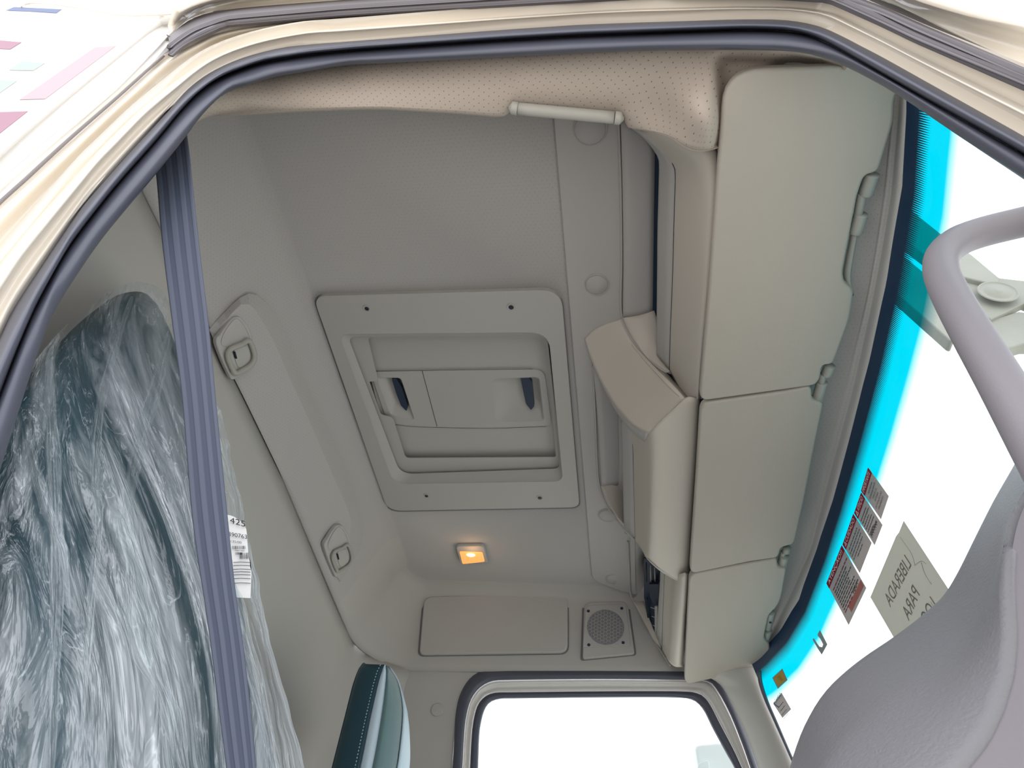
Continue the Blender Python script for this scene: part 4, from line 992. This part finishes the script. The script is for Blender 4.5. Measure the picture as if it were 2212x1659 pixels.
def wr(p, a, b):
    q = p.copy(); 
    n1 = noise.noise(Vector((b * 22, a * 4.5, 1.3))); n2 = noise.noise(Vector((b * 60, a * 16, 4.1))); n3 = abs(noise.noise(Vector((b * 13, a * 3.0, 9.0))))
    am = math.sin(math.pi * min(1, max(0, b))) ** .5 * (.3 + .7 * min(1, a * 3))
    q *= 1 - .020 * am * n1 - .007 * am * n2 + .02 * am * n3 
    if b > .85: q += Vector((.004, 0, 0)) * noise.noise(Vector((a * 30, 0, 2)))
    return q
pc_ = loft('plastic_cover', [srow(r) for r in plw] + [[p + Vector((.05, .0, -.18)) for p in srow(plw[-1])], [p + Vector((.08, .0, -.38)) for p in srow(plw[-1])]], M_film, nu=170, sub=20, disp=wr)
setp(pc_, 'crinkled transparent plastic cover draped over the near seat', 'cover')
# long folds of gathered film
for k, (pts, w) in enumerate((([(112, 745, .385), (108, 850, .36), (116, 1000, .35), (124, 1200, .345), (118, 1450, .34), (108, 1720, .335)], .006),
                 ([(285, 640, .50), (240, 780, .42), (216, 880, .39), (206, 1020, .378), (212, 1110, .37), (198, 1300, .362), (172, 1640, .352)], .005),
                 ([(372, 700, .575), (338, 830, .49), (300, 960, .43), (282, 1060, .40), (262, 1150, .385)], .009),
                 ([(262, 1120, .385), (290, 1230, .392), (312, 1400, .395), (360, 1520, .402), (402, 1680, .405)], .010),
                 ([(60, 950, .348), (90, 1060, .346), (128, 1180, .345), (150, 1330, .345)], .006),
                 ([(440, 1000, .55), (455, 1150, .53), (500, 1300, .51), (560, 1500, .50), (600, 1690, .49)], .010))):
    c = curve([P(a, b, y=d) * .968 for a, b, d in pts], 60); N_ = len(c)
    env = [math.sin(math.pi * min(1, .08 + i / (N_ - 1) * .92)) ** .5 for i in range(N_)]
    rws = []
    for q, lift in ((-1, .0), (-.6, .004), (-.2, .011), (.2, .012), (.6, .006), (1, .0)):
        rws.append([p * (1 - lift) + Vector((w * q * e_ * (1 + .5 * noise.noise(Vector((i * .13, k, 0)))), 0, 0)) for i, (p, e_) in enumerate(zip(c, env))])
    loft('fold', rws, M_fold, pc_, nu=60, sub=3, resample=False)
# paper tag on the cover
tg = thing('paper_tag', 'white printed label with barcodes tucked in plastic beside the belt', 'label', P(520, 1190, y=.57))
ty = .555
t_rows = [[(480, 1110), (505, 1116), (528, 1134), (533, 1150)], [(484, 1160), (508, 1162), (530, 1175), (537, 1200)], [(490, 1220), (515, 1218), (540, 1222), (543, 1230)], [(500, 1290), (520, 1291), (541, 1292)]]
loft('sheet', [Y(r, ty) for r in t_rows], M_paper, tg, nu=10, sub=4)
def tgt(s, x, y, h, x1, m_=M_ink, dy=0):
    o = P(x, y, y=ty - .002); u_ = (P(x1, y + dy, y=ty - .002) - o); w_ = u_.length; u_.normalize(); v_ = (P(x, y - h, y=ty - .002) - o); hh = v_.length; v_.normalize()
    text('print', s, o, u_, v_, hh / .72, m_, tg, width=w_, lift=.0005)
tgt('425', 497, 1130, 13, 530, dy=9); tgt('390763', 494, 1158, 9, 534, dy=7); tgt('135/00', 499, 1172, 5, 522, dy=3)
tgt('PART NO', 508, 1191, 3, 528, dy=1)
def bars(x0, x1, y, h, n):
    pieces = []
    for k in range(n):
        xx = x0 + (x1 - x0) * k / n; ww = (x1 - x0) / n * random.choice((.35, .5, .7))
        q = Y([(xx, y), (xx + ww, y), (xx + ww, y - h), (xx, y - h)], ty - .0025); pieces.append((q, [(0, 1, 2, 3)]))
    joined('barcode', pieces, M_ink, tg)
bars(501, 531, 1186, 7, 14); bars(517, 538, 1207, 13, 14); bars(508, 524, 1198, 5, 10)
for k, yy in enumerate((1214, 1221, 1229, 1235, 1241, 1249, 1259)):
    tube('rule', Y([(504, yy + 1), (520, yy), (541, yy + 1)], ty - .0015), .00035, M_ink, tg, n=4)

# seat belt
bl = [(308, 150), (322, 250), (337, 378), (345, 470), (353, 550), (372, 700), (392, 850), (414, 1110), (440, 1290), (453, 1379), (472, 1530), (489, 1659), (503, 1760)]
br = [(378, 130), (391, 230), (405, 300), (418, 420), (432, 550), (450, 700), (467, 880), (490, 1110), (508, 1280), (523, 1379), (540, 1530), (553, 1659), (566, 1760)]
def by(L): return [(x, y, .338 - .012 * 0) for x, y in L]
belt = loft('seat_belt', ext([Y(bl, .338), Y(lerpl(bl, br, .5), .3375), Y(br, .338)], 0, .5), M_web, nu=90, sub=6, thick=.0015)
setp(belt, 'navy ribbed seat belt hanging down in front of the plastic-wrapped seat', 'seat belt')

# ================================================================== FAR SEAT
fs_ = thing('seat', 'far dark teal seat, only its uncovered upper backrest showing', 'seat', (-.6, 1.6, .2))
def slab(name, A_, B_, m_, bulge=.0, n=14, tt=.0):
    return loft(name, [A_, B_], m_, fs_, nu=n, thick=tt)
ya = 1.52
L0 = [(698, 1760), (720, 1659), (745, 1560), (765, 1480), (776, 1448), (786, 1434)]
L1 = [(752, 1760), (777, 1659), (797, 1560), (815, 1480), (823, 1452), (830, 1436)]
L2 = [(780, 1760), (804, 1659), (822, 1560), (833, 1480), (835, 1450), (833, 1437)]
L3 = [(835, 1760), (857, 1659), (868, 1570), (869, 1520), (858, 1470), (838, 1440)]
L4 = [(864, 1760), (881, 1659), (882, 1600), (878, 1550), (868, 1510), (860, 1478)]
L5 = [(850, 1760), (868, 1659), (878, 1580), (870, 1540), (860, 1500), (845, 1450)]
loft('side_bolster', [[p + Vector((-.02, .10, 0)) for p in Y(L0, ya + .05)], Y(L0, ya + .05), Y(lerpl(L0, L1, .12), ya), Y(lerpl(L0, L1, .9), ya - .01), Y(L1, ya - .006)], M_teal, fs_, nu=24, sub=3, thick=.004)
loft('piping', [Y(L1, ya - .006), Y(lerpl(L1, L2, .5), ya - .010), Y(L2, ya - .002)], M_pipe, fs_, nu=24, sub=3, thick=.004)
loft('front_cushion', [Y(L2, ya - .002), Y(lerpl(L2, L3, .25), ya + .0), Y(lerpl(L2, L3, .8), ya + .05), Y(L3, ya + .12)], M_tealf, fs_, nu=24, sub=3, thick=.004)
loft('edge_wing', [Y(L3, ya + .11), Y(lerpl(L3, L4, .5), ya + .13), Y(L4, ya + .18), [p + Vector((-.05, .12, 0)) for p in Y(L4, ya + .18)]], M_pipe, fs_, nu=24, sub=2, thick=.004)
loft('back_shell', [Y(L0, ya + .06), [p + Vector((-.05, .35, 0)) for p in Y(L0, ya + .05)]], M_teal, fs_, nu=24, sub=1, thick=.004, lin=True)
sa = curve(Y(lerpl(L0, L1, .82), ya - .0125), 90); pieces = []
for a, b in zip(sa[::2], sa[1::2]):
    t_ = (b - a).normalized(); n_ = Vector((0, -1, -.4)).normalized(); w_ = t_.cross(n_).normalized() * .0009
    v_ = [a - w_, a + w_, b + w_, b - w_]; pieces.append((v_ + [p + n_ * .0006 for p in v_], [(4, 5, 6, 7), (0, 1, 5, 4), (1, 2, 6, 5), (2, 3, 7, 6), (3, 0, 4, 7)]))
joined('stitching', pieces, M_thread, fs_)

# ================================================================== DASH, RAIL, OUTSIDE
sil = [(1700, 1760), (1722, 1668), (1738, 1615), (1757, 1568), (1790, 1512), (1830, 1470), (1880, 1430), (1935, 1393), (1990, 1352), (2030, 1318), (2056, 1290), (2085, 1240), (2120, 1168), (2160, 1088), (2205, 1008), (2260, 905)]
mid = [(1760, 1800), (1790, 1700), (1830, 1640), (1880, 1590), (1930, 1545), (1990, 1500), (2040, 1460), (2080, 1420), (2110, 1380), (2140, 1320), (2170, 1230), (2190, 1150), (2230, 1080), (2300, 980)]
edge2 = [(1900, 1900), (1960, 1800), (2020, 1720), (2080, 1650), (2120, 1600), (2150, 1540), (2175, 1460), (2183, 1380), (2180, 1280), (2184, 1200), (2205, 1110), (2250, 1030), (2320, 960)]
da = thing('dashboard', 'grey leather-grained dashboard end rising in front of the windshield', 'dashboard', P(2000, 1550, y=.6))
def Yd(pts, y0): return Y(pts, y0)
loft('cowl', ext([[p + Vector((.10, .25, -.10)) for p in Y(sil, .74)], [p + Vector((.02, .04, .0)) for p in Y([(x + 3, y + 3) for x, y in sil], .72)], Y(sil, .70), Y(lerpl(sil, mid, .18), .655), Y(lerpl(sil, mid, .6), .60), Y(mid, .56), Y(lerpl(mid, edge2, .5), .52), Y(lerpl(mid, edge2, .97), .50), Y(edge2, .505)], .3, 0), M_dash, da, nu=90, sub=5, thick=.006)
e3 = [(2000, 1950), (2080, 1850), (2140, 1760), (2190, 1700), (2230, 1640), (2260, 1560), (2280, 1480), (2290, 1380), (2290, 1280), (2300, 1200), (2330, 1120), (2380, 1060), (2420, 1000)]
loft('side_panel', ext([Y(edge2, .498), Y(lerpl(edge2, e3, .08), .4965), Y(lerpl(edge2, e3, .4), .492), Y(e3, .485)], .3, 0), M_rail, da, nu=70, sub=4, thick=.006)
# twisted loose cord at the dash edge
tube('cord', [P(x, y, y=.69) for x, y in ((1728, 1668), (1742, 1648), (1748, 1620), (1750, 1596), (1762, 1572), (1772, 1566))], .0022, M_stk, da, n=8, nu=24)

gr = tube('grab_rail', [P(a, b, y=c) for a, b, c in ((2400, 440, .37), (2300, 460, .40), (2200, 482, .415), (2120, 502, .42), (2068, 522, .42), (2036, 552, .42), (2034, 590, .418), (2055, 640, .412), (2100, 720, .40), (2160, 822, .388), (2230, 945, .375), (2330, 1120, .355), (2400, 1260, .345), (2450, 1400, .33), (2500, 1500, .30))], .0165, M_rail, n=24, nu=90)
setp(gr, 'thick bent grey grab rail at the windshield pillar by the open door', 'rail')

mb = thing('mirror_bracket', 'weathered grey-green mirror arm bracket outside the windshield', 'bracket', P(2100, 620, y=.9))
yb = .95
plate('arm', Y([(1935, 425), (1985, 466), (2040, 510), (2100, 550), (2160, 600), (2156, 612), (2130, 610), (2050, 590), (1990, 545), (1930, 500)], yb), M_mirror, mb, thick=.03, bev=.004)
plate('arm', Y([(1930, 535), (1965, 562), (2060, 640), (2120, 660), (2110, 700), (2075, 700), (2060, 737), (2050, 733), (1935, 632), (1905, 610)], yb - .01), M_mirror, mb, thick=.03, bev=.004)
plate('web', Y([(2040, 530), (2160, 600), (2212, 606), (2320, 600), (2320, 700), (2212, 655), (2170, 676), (2140, 690), (2080, 640), (2000, 580)], yb + .012), M_mirror, mb, thick=.02, bev=.003)
plate('lower_arm', Y([(2140, 690), (2200, 672), (2320, 690), (2320, 740), (2212, 742), (2180, 752), (2120, 760), (2080, 740), (2072, 725)], yb + .02), M_mirror, mb, thick=.03, bev=.004)
lathe('pivot', P(2156, 630, y=yb - .004), (0, -1, 0), [(.040, 0), (.039, .002), (.036, .002), (.035, .0005), (.026, .0005), (.024, .0025), (.010, .0025), (.008, .004), (.001, .004)], M_mirror, mb, n=32)
plate('foot', rpoly(Y([(2070, 725), (2110, 730), (2130, 760), (2090, 762), (2072, 748)], yb), .01, 4), M_out, mb, thick=.02, bev=.003)

# far side mirror seen through the far window
fm = thing('side_mirror', 'pale outside mirror housing seen through the far door window', 'mirror', P(1550, 1640, y=2.5))
plate('housing', rpoly(Y([(1500, 1608), (1562, 1602), (1600, 1640), (1620, 1720), (1518, 1720)], 2.5), .02, 5), M_out, fm, thick=.12, bev=.01)
plate('arm', rpoly(Y([(1508, 1648), (1530, 1640), (1545, 1720), (1500, 1720)], 2.46), .01, 4), M_out, fm, thick=.03, bev=.005)

# ================================================================== STICKERS ON THE WINDSHIELD
def quad_basis(c0, c1, c3):
    """c0 = top-left as read, c1 = top-right, c3 = bottom-left"""
    o = WS(*c0, .004); r = WS(*c1, .004); d = WS(*c3, .004)
    u = (r - o); w = u.length; u.normalize(); v = (o - d); v = v - u * v.dot(u); h = v.length; v.normalize()
    return o, u, v, w, h
def rect(o, u, v, x0, y0, x1, y1, lift, m_, parent, name, thick=.0003):
    n = u.cross(v).normalized()
    if n.dot(-o) < 0: n = -n
    pts = [o + u * x0 - v * y0 + n * lift, o + u * x1 - v * y0 + n * lift, o + u * x1 - v * y1 + n * lift, o + u * x0 - v * y1 + n * lift]
    return plate(name, pts, m_, parent, thick=thick)
def warn_sticker(lab, c0, c1, c3, head, body, tri=False, extra=None, hfrac=.19, hshear=0.0):
    o, u, v, w, h = quad_basis(c0, c1, c3)
    t = thing('warning_sticker', lab, 'sticker', o, 'warning stickers on the windshield')
    rect(o, u, v, 0, 0, w, h, .0005, M_stk, t, 'backing')
    rect(o, u, v, 0, 0, w, h * hfrac, .0012, M_stkr, t, 'red_header')
    hx = w * .08
    if tri:
        n = u.cross(v).normalized(); n = n if n.dot(-o) > 0 else -n
        b0 = o + u * hx - v * (h * hfrac * .85) + n * .0018; s_ = h * hfrac * .8
        pa_ = [b0, b0 + u * s_, b0 + u * s_ * .5 + v * s_ * .85]; cc = sum(pa_, Vector()) / 3
        plate('triangle', pa_, M_paper, t, thick=.0002, holes=[[cc + (p - cc) * .55 for p in pa_]])
        text('header_text', '!', b0 + u * s_ * .4 + v * s_ * .05, u, v, s_ * .7, M_paper, t, lift=.0002)
        hx += s_ * 1.25
    text('header_text', head, o + u * hx - v * (h * hfrac * .80), u, v, h * hfrac * .85, M_paper, t, width=w * .93 - hx, lift=.0018)
    y = h * (hfrac + .14)
    for ln in body:
        if isinstance(ln, str):
            text('body_text', ln, o + u * w * .5 - v * y, u, v, h * .085, M_stkt, t, lift=.0014, align='CENTER'); y += h * .105
        else:
            x = ln[0] * w; n = u.cross(v).normalized(); n = n if n.dot(-o) > 0 else -n
            pieces = []
            while x < ln[1] * w:
                q = min(w * random.uniform(.05, .14), ln[1] * w - x)
                a_ = o + u * x - v * y + n * .0014; hh = h * .022
                pieces.append(([a_, a_ + u * q, a_ + u * q + v * hh, a_ + v * hh], [(0, 1, 2, 3)])); x += q + w * .02
            joined('fine_print', pieces, ln[2], t); y += h * ln[3]
    if extra: extra(t, o, u, v, w, h)
    # thin rim
    return t
warn_sticker('red and grey warning sticker reading IMPORTANTE, topmost on the glass', (1861, 1060), (1876, 1010), (1904, 1120), 'IMPORTANTE', ['REAPERTAR', 'SEMANALMENTE', 'TODOS OS', 'SISTEMAS', 'DE FIXAÇÃO DO', 'IMPLEMENTO'])
def hw(t, o, u, v, w, h):
    n = u.cross(v).normalized(); n = n if n.dot(-o) > 0 else -n
    for dx in (0, .12, .24, .38, .5, .62):
        b = o + u * w * (.15 + dx) - v * h * .86 + n * .0016
        tube('handwriting', [b, b + u * w * .03 + v * h * .10, b + u * w * .07 + v * h * .02, b + u * w * .09 + v * h * .09], .0005, M_stkt, t, n=4, nu=10)
warn_sticker('small red and grey ATENÇÃO warning sticker with handwriting below its print', (1846, 1108), (1861, 1064), (1892, 1172), 'ATENÇÃO', [(.1, .8, M_stkt, .085), (.1, .9, M_stkt, .085), (.1, .7, M_stkt, .085), (.1, .85, M_stkt, .085), (.1, .9, M_stkt, .085), (.1, .6, M_stkt, .085)], tri=True, extra=hw)
warn_sticker('red and grey warning sticker reading CUIDADO', (1821, 1176), (1844, 1110), (1860, 1232), 'CUIDADO', [(.12, .85, M_stkt, .10), (.08, .92, M_stkt, .10), (.08, .88, M_stkt, .10), (.08, .85, M_stkt, .10), (.3, .7, M_stkt, .10)], tri=True)
def ft(t, o, u, v, w, h):
    rect(o, u, v, .28 * w, .80 * h, .98 * w, .93 * h, .0012, M_stkp, t, 'salmon_box')
    n = u.cross(v).normalized(); n = n if n.dot(-o) > 0 else -n
    b = o + u * w * .62 - v * h * .79 + n * .0016
    tube('scribble', [b, b + u * w * .05 + v * h * .05, b + u * w * .07 - v * h * .01, b + u * w * .13 + v * h * .05, b + u * w * .15, b + u * w * .22 + v * h * .05, b + u * w * .25], .0006, M_stkt, t, n=4, nu=24)
warn_sticker('largest red and grey ATENÇÃO warning sticker with salmon box at its foot', (1786, 1260), (1819, 1178), (1837, 1343), 'ATENÇÃO!!', [(.1, .95, M_stkr, .07)] + [(.1, random.uniform(.7, .95), M_stkt, .058) for _ in range(8)] + [(.1, .55, M_stkr, .06)], hfrac=.13, extra=ft)

# paper sheet with mirrored lettering
sh_ = thing('paper_sheet', 'white paper sheet on the windshield with mirrored lettering LIBERADA PARA', 'sheet', WS(1960, 1260, .004))
c = [WS(1952, 1125, .004), WS(2058, 1287, .004), WS(1990, 1485, .004), WS(1880, 1290, .004)]
u_ = (c[3] - c[0]); ws_ = u_.length; u_.normalize(); v_ = -(c[1] - c[0]); v_ = (v_ - u_ * v_.dot(u_)); hs_ = v_.length; v_.normalize()
corn = [WS(1952, 1125, .004), WS(1942, 1150, .004), WS(1936, 1158, .004), WS(1880, 1290, .004), WS(1990, 1480, .004), WS(2058, 1287, .004)]
# fit plane
ctr = sum(corn, Vector()) / len(corn); nn = (corn[3] - corn[0]).cross(corn[5] - corn[0]).normalized()
corn = [p - nn * (p - corn[0]).dot(nn) for p in corn]
plate('sheet', corn, M_sheet, sh_, thick=.0003)
def st_text(s, a, b, hpx, m_=M_stkt):
    """a = pixel where the word starts (reading outside), b = where it ends"""
    def onp(q):
        d = Vector(ray(*q)); return d * (corn[0].dot(nn) / d.dot(nn))
    p0, p1 = onp(a), onp(b); u = (p1 - p0); wd = u.length; u.normalize(); up = -(onp((a[0] + 10, a[1] + 16)) - p0); up = (up - u * up.dot(u)).normalized()
    text('mirrored_text', s, p0, u, up, hpx, mat('grey_print', (.20, .19, .18), .8), sh_, width=wd, lift=.0008)
st_text('LIBERADA', (1970, 1221), (1924, 1312), .034)
st_text('PARA', (1988, 1285), (1964, 1342), .034)
st_text('LOCAÇÃO', (2027, 1313), (1976, 1410), .034)
for pts in (((1990, 1215), (1998, 1240), (2012, 1262)), ((1975, 1222), (1990, 1212), (2000, 1218)), ((1944, 1160), (1968, 1195), (1976, 1220)), ((2010, 1300), (2030, 1330))):
    tube('crease', [WS(x, y, .0055) for x, y in pts], .0005, thin_sheet('crease_paper', (.55, .54, .50), .3) if 'crease_paper' not in bpy.data.materials else bpy.data.materials['crease_paper'], sh_, n=4, nu=12)

def onglass(pts, off=.004): return [WS(x, y, off) for x, y in pts]
ys_ = thing('yellow_sticker', 'small square yellow sticker in the far corner of the windshield', 'sticker', WS(1684, 1466, .004))
plate('backing', onglass([(1690, 1444), (1701, 1469), (1680, 1488), (1668, 1464)]), M_stkg, ys_, thick=.0003)
plate('face', onglass([(1689, 1448), (1698, 1468), (1681, 1483), (1671, 1464)], .0048), M_stky, ys_, thick=.0003)
for k in range(4):
    f = .25 + k * .16
    p = onglass([(1676 + 15 * f * 1.1 - 2, 1462 + 14 * f - 2), (1682 + 12 * f, 1455 + 18 * f)], .0056)
    tube('print_line', p, .0005, mat('brown_print', (.25, .17, .04), .8) if k == 0 else bpy.data.materials['brown_print'], ys_, n=4)
ts = thing('torn_sticker', 'small torn grey-green sticker with a ragged hole on the windshield', 'sticker', WS(1772, 1388, .004))
plate('film', onglass([(1771, 1361), (1787, 1392), (1775, 1414), (1767, 1402), (1755, 1381), (1758, 1379), (1765, 1390), (1770, 1397), (1776, 1398), (1778, 1392), (1772, 1380), (1767, 1374), (1766, 1370)]), M_stkg, ts, thick=.0004)
cs = thing('inspection_sticker', 'small grey sticker with blue arc below the yellow one', 'sticker', WS(1690, 1520, .004))
plate('backing', onglass([(1688, 1496), (1709, 1532), (1690, 1551), (1670, 1520)]), M_stk, cs, thick=.0003)
tube('blue_arc', onglass([(1672, 1517), (1675, 1523), (1682, 1527)], .0052), .0016, M_blue, cs, n=6, nu=10)
o_ = WS(1676, 1519, .005); u1 = (WS(1688, 1503, .005) - o_); wl_ = u1.length; u1.normalize(); v1 = -(WS(1684, 1533, .005) - o_); v1 = (v1 - u1 * v1.dot(u1)).normalized()
text('print', 'CAMBIO', o_, u1, v1, .013, M_stkt, cs, width=wl_ * 1.05)
for k in range(4):
    a = o_ - v1 * (.014 + k * .010) + u1 * .002; tube('print_line', [a, a + u1 * wl_ * .8], .0007, M_stkt, cs, n=4)
